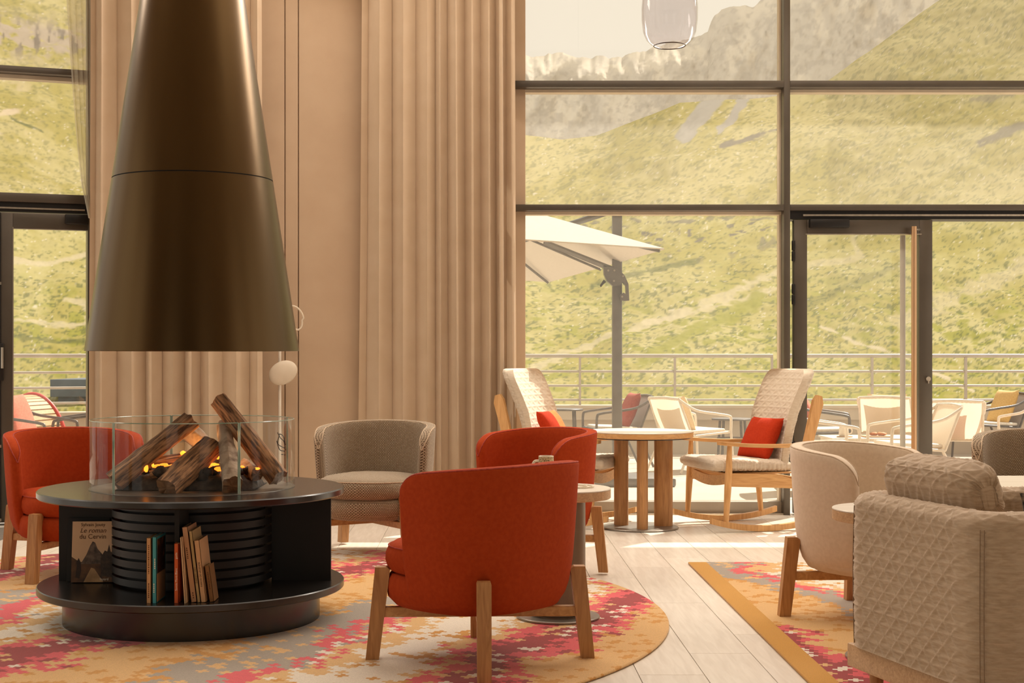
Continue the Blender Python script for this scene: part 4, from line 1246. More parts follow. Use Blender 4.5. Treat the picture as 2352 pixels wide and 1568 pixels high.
# quilted lounge chair in the right foreground
QA = math.radians(15)
qc = thing('lounge_chair', 'large quilted taupe lounge chair seen from behind at the lower right', 'armchair', (1.74, 4.655, RUGZ), QA)
def sweep_path(hw=0.36, xb=-0.335, xf=0.36, r=0.085):
    pts = []
    def add(a, b_, n):
        for k in range(n): pts.append(Vector(a).lerp(Vector(b_), k / n))
    add((xf, hw, 0), (xb + r, hw, 0), 80)
    for k in range(26):
        a = PI / 2 + PI / 2 * k / 26; pts.append(Vector((xb + r + r * math.cos(a), hw - r + r * math.sin(a), 0)))
    add((xb, hw - r, 0), (xb, -hw + r, 0), 150)
    for k in range(26):
        a = PI + PI / 2 * k / 26; pts.append(Vector((xb + r + r * math.cos(a), -hw + r + r * math.sin(a), 0)))
    add((xb + r, -hw, 0), (xf + 0.001, -hw, 0), 80)
    return pts
path = sweep_path()
ht = 0.062
prof = []
zb, zt = 0.20, 0.725
for k in range(110): prof.append((ht * (0.93 + 0.07 * math.sin(PI * k / 110)), zb + (zt - 0.05 - zb) * k / 109))
for k in range(1, 20):
    a = PI * k / 20; prof.append((ht * math.cos(a), zt - 0.05 + 0.05 * math.sin(a)))
for k in range(16): prof.append((-ht * 0.95, zt - 0.05 - (zt - 0.05 - zb) * k / 15))
cumv = [0]
for a, b_ in zip(prof[:-1], prof[1:]): cumv.append(cumv[-1] + math.hypot(b_[0] - a[0], b_[1] - a[1]))
rows = []; UVq = []
su = 0
for i, p in enumerate(path):
    a = path[max(i - 1, 0)]; b_ = path[min(i + 1, len(path) - 1)]
    tg = (b_ - a).normalized(); n_ = Vector((tg.y, -tg.x, 0)) * -1
    n_ = Vector((-tg.y, tg.x, 0)); n_ = n_ if n_.dot(p - Vector((0.05, 0, 0))) > 0 else -n_
    if i: su += (p - path[i - 1]).length
    e_ = min(i, len(path) - 1 - i)
    k_ = 1 if e_ > 3 else (0.3, 0.7, 0.88, 0.96)[e_]
    rows.append([tuple(p + n_ * (d * k_) + Vector((0, 0, z))) for d, z in prof])
    UVq.append([(su, v) for v in cumv])
UVq = np.array(UVq)
Pq = quilt_loft('q', rows, UVq, None, None, scale=-1.0, cv=False)
nuq, nvq = Pq.shape[:2]
Fq = grid_faces(nuq, nvq) + [tuple(range(nvq)), tuple(reversed(range((nuq - 1) * nvq, nuq * nvq)))]
back = mesh('quilted_back', Pq.reshape(-1, 3), Fq, M_quilt, qc, True, autosmooth=85)
# stitched seams at the rear corners
for sgn in (1, -1):
    for dd in (-0.006, 0.006):
        a = PI - sgn * PI * 0.22
        c = Vector((-0.335 + 0.085, sgn * (0.36 - 0.085), 0)); d = Vector((math.cos(a), math.sin(a), 0)); n_ = Vector((-d.y, d.x, 0))
        tube('seam', [c + d * (0.085 + ht * (0.93 + 0.07 * math.sin(PI * k / 12)) + 0.004) + n_ * dd + Vector((0, 0, zb + (zt - 0.05 - zb) * k / 12)) for k in range(13)], 0.0014, mat('stitching', rgb(140, 116, 92), 0.9, col2=rgb(126, 102, 80), nscale=200), back, 5)
box('seat_deck', (-0.28, -0.31, 0.20), (0.36, 0.31, 0.32), M_quilt, qc, bevel=0.02)
box('seat_cushion', (-0.27, -0.305, 0.322), (0.40, 0.305, 0.45), M_quilt, qc, bevel=0.045, seg=4)
box('plinth', (-0.375, -0.40, 0.115), (0.36, 0.40, 0.196), M_oak_top, qc, bevel=0.006)
for x in (-0.30, 0.28):
    for y in (-0.33, 0.33):
        tube('leg', [(x, y, 0.0), (x, y, 0.116)], [0.018, 0.026], M_oak, qc, 12)
# headrest bolster: rounded quilted block
def bolster(parent, L=0.64, hx=0.085, hz=0.105, M=None):
    nU, nV = 120, 110
    rows = np.zeros((nU, nV, 3)); uv = np.zeros((nU, nV, 2))
    for i in range(nU):
        f = -1 + 2 * i / (nU - 1)
        y = L / 2 * f
        e_ = (1 - abs(f)) * L / 2
        q_ = 0.06 if f > 0 else 0.13
        k = 1 if e_ > q_ else math.sqrt(max(0, 1 - (1 - e_ / q_) ** 2)) * 0.6 + 0.4
        if i in (0, nU - 1): k = 0.35
        for j in range(nV):
            a = 2 * PI * j / nV
            rows[i, j] = (hx * k * sup(math.cos(a), 0.55), y, hz * k * sup(math.sin(a), 0.55)); uv[i, j] = (y, a / (2 * PI) * 0.62)
    P = quilt_loft('b', rows, uv, None, None, scale=-0.9, w=0.075, h=0.0365)
    V = P.reshape(-1, 3)
    if M is not None: V = np.array([tuple(M @ Vector(v)) for v in V])
    Fb = grid_faces(nU, nV, cv=True) + [tuple(reversed(range(nV))), tuple(range((nU - 1) * nV, nU * nV))]
    return mesh('headrest_bolster', V, Fb, M_quilt, parent, True, autosmooth=85)
bo = bolster(qc, L=0.50, M=TR(-0.205, 0.075, 0.748) @ RY(math.radians(-14)))
bo['label'] = 'quilted headrest bolster along the top of the back'
M_knit = mat('chunky_knit', rgb(120, 106, 90), 0.95, col2=rgb(40, 36, 32), nscale=90, ndetail=1, bump=1.0, bscale=90)
kp = pillow('knit_cushion', 0.42, 0.42, 0.13, M_knit, None, 20)
kp.location = (2.03, 4.80, 0.545); kp.rotation_euler = (math.radians(72), 0, QA + math.radians(8))
tag(kp, 'black and grey chunky knit cushion in the quilted lounge chair', 'cushion')

# ------------------------------------------------------------------ tables
def side_table(label, loc):
    t = thing('side_table', label, 'side table', loc, 0, 'round pedestal side tables')
    lathe('base_plate', disc_prof(0.19, 0.0, 0.012, 0.003), M_base, t, 64)
    lathe('column', [(0, 0.012), (0.118, 0.012), (0.118, 0.018), (0.125, 0.024), (0.125, 0.545), (0, 0.545)], M_column, t, 56)
    lathe('table_edge', [(0, 0.545), (0.236, 0.545), (0.24, 0.549), (0.24, 0.585), (0, 0.585)], M_oak_top, t, 72)
    lathe('table_top', disc_prof(0.2405, 0.585, 0.592, 0.002), M_laminate, t, 72)
    return t
st1 = side_table('round pedestal side table between the two red armchairs', (0.355, 6.49, RUGZ))
st2 = copy_tree(st1); st2.location = (1.632, 5.60, RUGZ); st2['label'] = 'round pedestal side table between the beige armchair and the quilted chair'

def mug(name, label, loc, rz, h, r, material, rim):
    t = thing(name, label, 'mug', loc, rz)
    lathe('mug_body', [(0, 0), (r * 0.94, 0), (r * 1.06, h * 0.12), (r * 1.04, h * 0.5), (r * 0.96, h), (r * 0.86, h), (r * 0.92, h * 0.5), (r * 0.9, 0.008), (0, 0.008)], material, t, 32)
    tube('rim', [(math.cos(a) * r * 0.91, math.sin(a) * r * 0.91, h) for a in np.linspace(0, 2 * PI, 25)[:-1]], 0.0028, rim, t, 6, closed=True)
    tube('handle', curve_pts([(-r * 0.95, 0, h * 0.85), (-r * 1.55, 0, h * 0.82), (-r * 1.8, 0, h * 0.6), (-r * 1.6, 0, h * 0.3), (-r * 1.0, 0, h * 0.2)], 20), 0.006, rim, t, 8)
    return t
mug('coffee_mug', 'speckled stoneware mug on the side table between red chairs', (0.305, 6.585, RUGZ + 0.5925), math.radians(8), 0.135, 0.036, M_speck, M_cream)
# loose loop of cable on the same table
cb = tube('cable_loop', curve_pts([(-0.06, 0.0, 0.004), (-0.02, 0.035, 0.005), (0.05, 0.03, 0.012), (0.095, 0.0, 0.006), (0.05, -0.03, 0.004), (-0.01, -0.03, 0.005), (-0.03, 0.0, 0.010), (0.02, 0.02, 0.012), (0.065, 0.0, 0.010), (0.03, -0.018, 0.006), (-0.05, -0.02, 0.004)], 80), 0.0032, M_cream, None, 8)
cb.location = (0.42, 6.46, RUGZ + 0.5925); tag(cb, 'thin cream cable coiled on the side table', 'cable')

# small round oak table by the window
rt = thing('round_table', 'round oak table on three thick oval legs between the rocking chairs', 'table', (1.122, 10.0, 0.001))
lathe('base_plate', disc_prof(0.271, 0.0, 0.012, 0.004), M_base, rt, 72)
for x, y, a_, b2_, rz in ((1.0, 10.09, 0.045, 0.062, 0.5), (1.125, 9.865, 0.038, 0.066, 0.0), (1.292, 10.03, 0.066, 0.045, 0.1)):
    V = []; n_ = 40
    for z in (0.012, 0.632):
        for k in range(n_):
            a = 2 * PI * k / n_
            p = RZ(rz) @ Vector((a_ * math.cos(a), b2_ * math.sin(a), 0))
            V.append((x - 1.122 + p.x, y - 10.0 + p.y, z))
    mesh('leg', V, [(k, (k + 1) % n_, n_ + (k + 1) % n_, n_ + k) for k in range(n_)] + [tuple(reversed(range(n_))), tuple(range(n_, 2 * n_))], M_oak, rt, True, autosmooth=50)
lathe('under_plate', disc_prof(0.355, 0.632, 0.640, 0.001), M_black, rt, 72)
lathe('table_edge', [(0, 0.640), (0.370, 0.640), (0.374, 0.645), (0.374, 0.674), (0, 0.674)], M_oak_x, rt, 96)
lathe('table_top', disc_prof(0.3745, 0.674, 0.683, 0.003), M_laminate, rt, 96)

# white table at the right edge
wtb = thing('lounge_table', 'rectangular white-topped table at the right edge behind the quilted chair', 'table', (2.85, 6.45, RUGZ))
def rrect(x0, x1, y0, y1, r, n=8):
    o = []
    for cx, cy, a0 in ((x1 - r, y1 - r, 0), (x0 + r, y1 - r, PI / 2), (x0 + r, y0 + r, PI), (x1 - r, y0 + r, 3 * PI / 2)):
        for k in range(n + 1):
            a = a0 + PI / 2 * k / n; o.append((cx + r * math.cos(a), cy + r * math.sin(a)))
    return o
prism('table_edge', rrect(-0.56, 0.56, -0.52, 0.52, 0.06), 0.565, 0.598, M_oak_top, wtb, 'XY')
prism('table_top', rrect(-0.561, 0.561, -0.521, 0.521, 0.06), 0.598, 0.606, M_laminate, wtb, 'XY')
lathe('column', [(0, 0.012), (0.07, 0.012), (0.07, 0.565), (0, 0.565)], M_column, wtb, 32)
lathe('base_plate', disc_prof(0.28, 0.0, 0.012, 0.003), M_base, wtb, 48)

# ------------------------------------------------------------------ rocking chairs
def rocking_chair(label, loc, rz):
    t = thing('rocking_chair', label, 'rocking chair', loc, rz, 'oak rocking chairs by the window')
    for y in (-0.29, 0.29):
        P0 = []
        V = []
        n_ = 26
        for k in range(n_ + 1):
            x = -0.47 + 0.91 * k / n_
            z = 0.028 + (x + 0.02) ** 2 / (2 * 1.75)
            for dy, dz in ((-0.017, -0.026), (0.017, -0.026), (0.017, 0.014), (-0.017, 0.014)):
                V.append((x, y + dy, z + dz))
        Fr = [(i * 4 + k, i * 4 + 4 + k, i * 4 + 4 + (k + 1) % 4, i * 4 + (k + 1) % 4) for i in range(n_) for k in range(4)] + [(0, 1, 2, 3), tuple(reversed(range(n_ * 4, n_ * 4 + 4)))]
        mesh('rocker', V, Fr, M_oak_lt, t, False)
        tube('leg', [(0.315, y, 0.06), (0.300, y, 0.30), (0.292, y, 0.42), (0.285, y, 0.60)], [0.019, 0.026, 0.026, 0.016], M_oak_lt, t, 14)
        tube('leg', [(-0.335, y, 0.065), (-0.30, y, 0.37)], [0.019, 0.026], M_oak_lt, t, 14)
        # arm: slim board with a rounded front
        V = []; n_ = 16
        for k in range(n_ + 1):
            f = k / n_; x = 0.375 - 0.72 * f; z = 0.612 - 0.022 * f - 0.012 * math.sin(PI * f)
            hw = 0.036 - 0.010 * f
            if k == 0: hw = 0.026
            for dy, dz in ((-hw, -0.012), (hw, -0.012), (hw, 0.012), (-hw, 0.012)):
                V.append((x, y + dy, z + dz))
        Fr = [(i * 4 + k, i * 4 + (k + 1) % 4, i * 4 + 4 + (k + 1) % 4, i * 4 + 4 + k) for i in range(n_) for k in range(4)] + [(3, 2, 1, 0), tuple(range(n_ * 4, n_ * 4 + 4))]
        mesh('arm', V, Fr, M_oak_x, t, False)
        # side rail under the seat, notched towards the back
        poly = [(0.30, 0.315), (0.30, 0.405), (-0.10, 0.392), (-0.18, 0.372), (-0.25, 0.352), (-0.36, 0.36), (-0.40, 0.33), (-0.39, 0.29), (-0.34, 0.285), (-0.12, 0.298)]
        prism('side_rail', poly, y - 0.014, y + 0.014, M_oak_x, t, 'XZ')
        # rear upright board behind the shell
        up = [(-0.30, 0.33), (-0.36, 0.33), (-0.535, 0.87), (-0.525, 0.925), (-0.485, 0.935), (-0.455, 0.90)]
        prism('back_upright', up, y * 0.80 - 0.016, y * 0.80 + 0.016, M_oak_lt, t, 'XZ')
    # front apron with a curved lower edge, rear apron
    ap = [(-0.28, 0.33)] + [(-0.28 + 0.56 * k / 12, 0.335 - 0.0 + 0.0 - 0.035 * math.sin(PI * k / 12)) for k in range(1, 12)] + [(0.28, 0.33), (0.28, 0.40)] + [(0.28 - 0.56 * k / 12, 0.40 - 0.028 * math.sin(PI * k / 12)) for k in range(1, 12)] + [(-0.28, 0.40)]
    prism('front_apron', ap, 0.278, 0.300, M_oak_x, t, 'YZ')
    box('rear_apron', (-0.33, -0.28, 0.30), (-0.31, 0.28, 0.36), M_oak_x, t)
    # plywood seat pan
    box('seat_pan', (-0.26, -0.26, 0.392), (0.30, 0.26, 0.404), M_oak_x, t, bevel=0.004)
    # quilted seat cushion
    nU, nV = 110, 100
    rows = np.zeros((nU, nV, 3)); uv = np.zeros((nU, nV, 2))
    for i in range(nU):
        f = -1 + 2 * i / (nU - 1); x = 0.06 + 0.335 * f
        e_ = (1 - abs(f)) * 0.335
        k = 1 if e_ > 0.045 else math.sqrt(max(0.0, 1 - (1 - e_ / 0.045) ** 2)) * 0.75 + 0.25
        wy = 0.275 + 0.02 * f; wy *= 1 - 0.10 * abs(f) ** 6
        if i in (0, nU - 1): k = 0.2
        for j in range(nV):
            a = 2 * PI * j / nV
            y = wy * sup(math.cos(a), 0.35); z = 0.448 + 0.043 * k * sup(math.sin(a), 0.6) + 0.010 * f + 0.016 * math.exp(-((f - 0.7) / 0.3) ** 2) * 0.0
            rows[i, j] = (x, y, z); uv[i, j] = (y, x)
    Pc = quilt_loft('c', rows, uv, None, None, scale=-0.9, w=0.075, h=0.04, sg=0.008)
    mesh('seat_cushion', Pc.reshape(-1, 3), grid_faces(nU, nV, cv=True) + [tuple(reversed(range(nV))), tuple(range((nU - 1) * nV, nU * nV))], M_quilt_lt, t, True, autosmooth=85)
    # winged quilted back shell: rows go up, columns across front then back
    nU, nA = 120, 84
    rows = []; uv = []
    for i in range(nU):
        f = i / (nU - 1)
        z = 0.445 + 0.672 * f
        xc = -0.235 - 0.26 * f + 0.03 * math.sin(PI * f)
        hw = 0.235 + 0.035 * f
        top = (1 - f) * 0.672
        if top < 0.10: hw -= 0.075 * (1 - math.sqrt(max(0, 1 - (1 - top / 0.10) ** 2)))
        wing = 0.10 * min(1, 0.35 + f * 1.2)
        th = 0.028 * (1 if top > 0.03 else 0.4 + 0.6 * math.sqrt(max(0, 1 - (1 - top / 0.03) ** 2)))
        rf = []; rb = []; uf = []; ub = []
        for j in range(nA):
            g = -1 + 2 * j / (nA - 1)
            y = hw * math.sin(g * PI / 2 * 0.92) / math.sin(PI / 2 * 0.92)
            xw = wing * abs(g) ** 2.6
            tj = th * (1 if abs(g) < 0.93 else 0.55)
            rf.append((xc + xw + tj, y * (1 - 0.0), z)); rb.append((xc + xw * 0.85 - tj, y * 1.02, z))
            uf.append((g * 0.31, z)); ub.append((g * 0.31, z))
        rows.append(rf + rb[::-1]); uv.append(uf + ub[::-1])
    rows = np.array(rows); uv = np.array(uv)
    mk = np.ones(rows.shape[:2]); mk[:, [0, 1, nA - 2, nA - 1, nA, nA + 1, 2 * nA - 2, 2 * nA - 1]] = 0; mk[-3:, :] = 0
    Pb = quilt_loft('s', rows, uv, None, None, scale=0.8, mask=mk, w=0.075, h=0.042, sg=0.007)
    nV = Pb.shape[1]
    mesh('back_shell', Pb.reshape(-1, 3), grid_faces(nU, nV, cv=True) + [tuple(reversed(range(nV))), tuple(range((nU - 1) * nV, nU * nV))], M_quilt_lt, t, True, autosmooth=85)
    return t
RCS = (0.9, 1.13, 1.0)
rc1 = rocking_chair('oak rocking chair with a quilted high back, right of the round table', (1.87, 10.12, 0.0), ang(-.966, -.26))
rc1.scale = RCS
rc2 = copy_tree(rc1); rc2.location = (0.65, 10.30, 0.0); rc2.rotation_euler.z = ang(.917, -.398)
rc2['label'] = 'oak rocking chair with a quilted high back, left of the round table by the curtain'
def chair_cushion(chair, name, label, w, mats, ly=0.0, tilt=-62, lx=-0.13, lz=0.63, yaw=0.0):
    M = Matrix.LocRotScale(chair.location, chair.rotation_euler, None) @ TR(lx, ly, lz) @ RZ(PI / 2 + yaw) @ RX(math.radians(-tilt)) 
    if len(mats) == 1:
        c = pillow(name, w, w, 0.12, mats[0], None, 20, seed=int(w * 100))
        c.matrix_basis = M
    else:
        c = thing(name, None, None); c.matrix_basis = M
        full = pillow('cushion_front', w, w, 0.12, mats[0], c, 24, seed=3)
        me = full.data; me.materials.append(mats[1])
        for p in me.polygons:
            if p.center.x > -0.02: p.material_index = 1
    tag(c, label, 'cushion', 'cushions on the rocking chairs')
    return c
chair_cushion(rc1, 'throw_cushion', 'plain orange-red cushion on the right-hand rocking chair', 0.33, [M_orange], 0.02, yaw=0.25, lx=-0.125, lz=0.625)
chair_cushion(rc2, 'throw_cushion', 'two-tone orange cushion on the left-hand rocking chair', 0.34, [M_orange, M_orange_lt], 0.0, lx=-0.115, lz=0.66)

# ------------------------------------------------------------------ lamp behind the fireplace, pendant lamp
fl = thing('floor_lamp', 'slim white lamp pole with a tilted oval shade and a hoop', 'lamp', (pxX(644, 10.55), 10.52, 0))
lathe('foot', disc_prof(0.13, 0.0, 0.015, 0.003), M_white, fl, 40)
tube('pole', [(0, 0, 0.015), (0, 0, 2.03)], 0.011, M_white, fl, 12)
bm = bmesh.new(); bmesh.ops.create_uvsphere(bm, u_segments=32, v_segments=16, radius=1.0)
bm.transform(TR(0.03, -0.05, 1.085) @ RY(math.radians(-28)) @ Matrix.Diagonal((0.112, 0.03, 0.085, 1)))
from_bm('shade', bm, M_lampglass, fl, smooth=True, angle=180)
hp = [(0.115 + 0.055 * math.sin(a) * (1.15 if math.cos(a) > 0 else 0.9) - 0.02 * math.cos(a), -0.02, 1.49 + 0.088 * math.cos(a)) for a in np.linspace(0, 2 * PI, 33)[:-1]]
tube('hoop', hp, 0.007, M_lampglass, fl, 8, closed=True)
tube('hoop_arm', [(0, 0, 1.49), (0.065, -0.02, 1.49)], 0.006, M_white, fl, 8)

M_smoke = glass_mat('lilac_glass', (0.93, 0.915, 0.92, 1), 0.8)
pl = thing('pendant_lamp', 'smoked glass pendant lamp hanging at the top of the window', 'lamp', (pxX(1538, 7.5), 7.5, 2.84))
gp = [(0.083, 0.0), (0.10, 0.012), (0.122, 0.035), (0.139, 0.075), (0.147, 0.14), (0.1475, 0.20), (0.142, 0.27), (0.128, 0.33), (0.095, 0.37), (0.05, 0.385)]
lathe('glass_shade', gp + [(r - 0.005, z + (0.002 if i == 0 else -0.0)) for i, (r, z) in reversed(list(enumerate(gp)))], M_smoke, pl, 64, closedprof=True, angle=60)
tube('rim', [(math.cos(a) * 0.083, math.sin(a) * 0.083, 0.001) for a in np.linspace(0, 2 * PI, 49)[:-1]], 0.0028, mat('dark_glass_rim', rgb(60, 50, 44), 0.2, col2=rgb(90, 76, 66), nscale=10), pl, 6, closed=True)
lathe('inner_bowl', [(0.0, 0.30), (0.06, 0.302), (0.09, 0.32), (0.10, 0.345), (0.09, 0.36), (0.0, 0.37)], mat('pendant_socket', rgb(150, 116, 100), 0.4, 0.2, col2=rgb(130, 100, 86), nscale=6), pl, 40)
tube('cord', [(0, 0, 0.37), (0, 0, 2.16)], 0.005, M_ink, pl, 8)
# ------------------------------------------------------------------ terrace furniture
M_tw = mat('white_chair_frame', rgb(232, 220, 202), 0.45, 0.0, col2=rgb(224, 211, 192), nscale=20)
M_tg = mat('grey_chair_frame', rgb(112, 106, 102), 0.4, 0.4, col2=rgb(100, 94, 90), nscale=20)
M_slw = mat('white_sling', rgb(236, 222, 200), 0.8, col2=rgb(228, 212, 188), nscale=120, trans=0.45)
M_slg = mat('grey_sling', rgb(150, 142, 136), 0.8, col2=rgb(136, 128, 122), nscale=120, trans=0.35)
M_cc = mat('cream_cushion', rgb(236, 214, 176), 0.9, col2=rgb(226, 202, 162), nscale=60, trans=0.2)
M_cy = mat('straw_cushion', rgb(214, 178, 116), 0.9, col2=rgb(202, 164, 102), nscale=60)
M_cr = mat('brick_cushion', rgb(168, 72, 58), 0.9, col2=rgb(152, 60, 48), nscale=60)
M_cp = mat('rose_cushion', rgb(214, 120, 96), 0.9, col2=rgb(200, 104, 84), nscale=60)
M_seatpad = mat('pale_seat_pad', rgb(236, 226, 210), 0.9, col2=rgb(226, 214, 196), nscale=60)

def patio_chair(label, px, Y, face, fm, sm, pad=True):
    x = (px - CX) / F * Y
    t = thing('patio_chair', label, 'chair', (x, Y, -0.012), face, 'mesh patio chairs on the terrace')
    W_ = 0.29
    for y in (-W_, W_):
        tube('side_frame', curve_pts([(-0.36, y * 0.93, 0.775), (-0.33, y * 1.0, 0.745), (-0.16, y * 1.06, 0.655), (0.10, y * 1.08, 0.615), (0.25, y * 1.08, 0.592), (0.285, y * 1.08, 0.56), (0.29, y * 1.05, 0.42)], 40), 0.0145, fm, t, 8)
        tube('leg', [(0.29, y * 1.05, 0.44), (0.32, y * 1.08, 0.0)], 0.0135, fm, t, 8)
        tube('leg', [(-0.17, y, 0.40), (-0.36, y * 1.05, 0.0)], 0.0135, fm, t, 8)
        tube('seat_rail', [(0.29, y * 1.05, 0.42), (-0.20, y, 0.385)], 0.0125, fm, t, 8)
        tube('back_post', [(-0.20, y, 0.385), (-0.36, y * 0.93, 0.775)], 0.0125, fm, t, 8)
    tube('top_rail', curve_pts([(-0.36, -W_ * 0.93, 0.775), (-0.375, 0, 0.785), (-0.36, W_ * 0.93, 0.775)], 12), 0.0145, fm, t, 8)
    tube('front_rail', [(0.29, -W_ * 1.05, 0.42), (0.29, W_ * 1.05, 0.42)], 0.0125, fm, t, 8)
    tube('rear_rail', [(-0.20, -W_, 0.385), (-0.20, W_, 0.385)], 0.0125, fm, t, 8)
    # stretched back of vertical cords over a fine sling
    nU, nV = 28, 12
    P = np.zeros((nU, nV, 3))
    for i in range(nU):
        g = -1 + 2 * i / (nU - 1)
        for j in range(nV):
            f = j / (nV - 1)
            P[i, j] = (-0.20 - 0.16 * f - 0.03 * math.sin(PI * f) * (1 - g * g) - 0.012 * (1 - g * g) + (0.0022 if i % 2 else -0.0022), g * W_ * (1 - 0.07 * f), 0.385 + 0.39 * f)
    surf('back_sling', P, sm, t)
    box('seat_sling', (-0.20, -W_ * 0.98, 0.392), (0.285, W_ * 0.98, 0.402), sm, t, M=RY(math.radians(-2)))
    if pad:
        box('seat_pad', (-0.18, -W_ * 0.9, 0.408), (0.27, W_ * 0.9, 0.448), M_seatpad, t, bevel=0.015, M=RY(math.radians(-2)), seg=3)
    return t
def patio_cushion(chair, label, m, w=0.40, lx=-0.16, lz=0.60, yaw=0.0, ly=0.0):
    c = pillow('patio_cushion', w, w, 0.13, m, None, 16, seed=int(chair.location.x * 10))
    c.matrix_basis = chair.matrix_basis @ TR(lx, ly, lz + 0.02) @ RZ(PI / 2 + yaw) @ RX(math.radians(68))
    return tag(c, label, 'cushion', 'cushions on the terrace chairs')
def deg(a): return math.radians(a)
pc1 = patio_chair('grey metal patio chair just right of the parasol pole', 1412, 15.9, deg(190), M_tg, M_slg)
patio_cushion(pc1, 'dark brick-red cushion on the grey patio chair by the parasol pole', M_cr, 0.42)
pc2 = patio_chair('white mesh patio chair turned away behind the round table', 1588, 15.2, deg(28), M_tw, M_slw)
patio_cushion(pc2, 'cream cushion in the white patio chair behind the round table', M_cc, 0.40)
pc3 = patio_chair('white patio chair facing right, left of the mug on the low white table', 1884, 12.85, deg(-4), M_tw, M_slw)
pc4 = patio_chair('grey patio chair behind the right-hand rocking chair', 1888, 15.4, deg(-14), M_tg, M_slg)
patio_cushion(pc4, 'rose cushion in the grey patio chair behind the rocking chair', M_cp, 0.38)
pc5 = patio_chair('white patio chair seen from behind through the glass door', 2048, 15.6, deg(62), M_tw, M_slw)
patio_cushion(pc5, 'cream cushion in the patio chair seen through the glass door', M_cc, 0.42)
pc6 = patio_chair('white patio chair facing left behind the door pull bar', 2092, 12.85, deg(184), M_tw, M_slw)
pc7 = patio_chair('white patio chair seen from the rear just right of the door', 2180, 14.35, deg(80), M_tw, M_slw)
patio_cushion(pc7, 'pale rose cushion behind the white chair back right of the door', M_cp, 0.36)
pc8 = patio_chair('grey patio chair by the parapet at the far right', 2275, 16.9, deg(192), M_tg, M_slg)
patio_cushion(pc8, 'straw-yellow cushion on the far right grey patio chair', M_cy, 0.44)
pc9 = patio_chair('white patio chair cut off by the right edge', 2392, 14.6, deg(100), M_tw, M_slw)
pc10 = patio_chair('grey patio chair seen through the left window, nearest the door frame', 78, 13.6, deg(-12), M_tg, M_slg)
patio_cushion(pc10, 'faded rose cushion on the patio chair in the left window', M_cp, 0.44, lz=0.63)
pc11 = patio_chair('grey patio chair half hidden by the left curtain', 196, 14.3, deg(192), M_tg, M_slg)
patio_cushion(pc11, 'brick-red cushion half hidden by the left curtain', M_cr, 0.36)

# low white table with mug and board
lt = thing('terrace_table', 'low white terrace table carrying a mug and a board', 'table', (pxX(2000, 13.75), 13.75, -0.012))
box('table_top', (-0.44, -0.30, 0.425), (0.44, 0.30, 0.445), M_tw, lt, bevel=0.005)
box('frame', (-0.42, -0.28, 0.395), (0.42, 0.28, 0.425), M_tw, lt)
for x in (-0.40, 0.40):
    for y in (-0.26, 0.26):
        box('leg', (x - 0.02, y - 0.02, 0), (x + 0.02, y + 0.02, 0.395), M_tw, lt)
tz = 0.434
mg = mug('white_mug', 'white mug on the low terrace table', (pxX(1938, 13.65), 13.65, tz + 0.011), PI, 0.086, 0.044, M_tw, M_tw)
cst = lathe('coaster', disc_prof(0.075, 0, 0.010, 0.002), M_oak_top, None, 32, loc=(0, 0, 0)); cst.location = (pxX(1940, 13.65), 13.65, tz)
tag(cst, 'round wooden coaster under the white mug', 'coaster')
brd = thing('serving_board', 'small wooden board with pastries on the low terrace table', 'board', (pxX(2012, 13.65), 13.65, tz))
box('board', (-0.13, -0.09, 0), (0.13, 0.09, 0.014), M_oak_top, brd, bevel=0.004)
for i_, (x, y) in enumerate(((-0.02, 0.0), (0.06, 0.03), (0.05, -0.04))):
    lump('pastry', (x, y, 0.03), 0.03, mat('baked_crust', rgb(206, 128, 56), 0.7, col2=rgb(176, 96, 36), nscale=30), brd, i_ * 5.0, 1.4, 0.6)

def stool_table(label, px, Y, r=0.24, h=0.50):
    t = thing('patio_side_table', label, 'side table', (pxX(px, Y), Y, -0.012), 0, 'small grey patio tables')
    lathe('table_top', disc_prof(r, h - 0.022, h, 0.006), M_tg, t, 40)
    for k in range(4):
        a = PI / 4 + k * PI / 2
        tube('leg', [(math.cos(a) * r * 0.72, math.sin(a) * r * 0.72, h - 0.022), (math.cos(a) * r * 0.85, math.sin(a) * r * 0.85, 0)], 0.016, M_tg, t, 8)
    lathe('shelf_ring', [(r * 0.70, 0.26), (r * 0.74, 0.26), (r * 0.74, 0.275), (r * 0.70, 0.275)], M_tg, t, 32, closedprof=True)
    return t
stool_table('small round grey patio table left of the right-hand rocking chair', 1682, 16.6)
stool_table('small round grey patio table beside the left-hand rocking chair back', 1296, 16.4, 0.22, 0.62)

# wooden arched lounger with a red rim, left window
ar = thing('arched_lounger', 'wooden slatted arch with a red rim on the terrace at left', 'lounger', (pxX(82, 16.0), 15.4, -0.012), deg(-12))
RW, RH = 0.44, 0.80
def archp(a, y, k=1.0): return Vector((RW * k * math.cos(a), y, RH * k * math.sin(a) if math.sin(a) > 0 else 0))
M_redrim = mat('red_rim_paint', rgb(200, 64, 54), 0.5, col2=rgb(190, 54, 46), nscale=20)
for y in (-0.30, 0.30):
    tube('rim', [archp(PI * k / 32, y) for k in range(33)], 0.028, M_redrim, ar, 8)
for k in range(30):
    a0, a1 = PI * k / 30 + 0.012, PI * (k + 1) / 30 - 0.012
    V = [archp(a0, -0.29), archp(a1, -0.29), archp(a1, 0.29), archp(a0, 0.29)]
    V += [archp(a0, -0.29, 0.965), archp(a1, -0.29, 0.965), archp(a1, 0.29, 0.965), archp(a0, 0.29, 0.965)]
    mesh('slat', V, [(0, 1, 2, 3), (7, 6, 5, 4), (0, 4, 5, 1), (1, 5, 6, 2), (2, 6, 7, 3), (3, 7, 4, 0)], M_oak_top, ar, False)

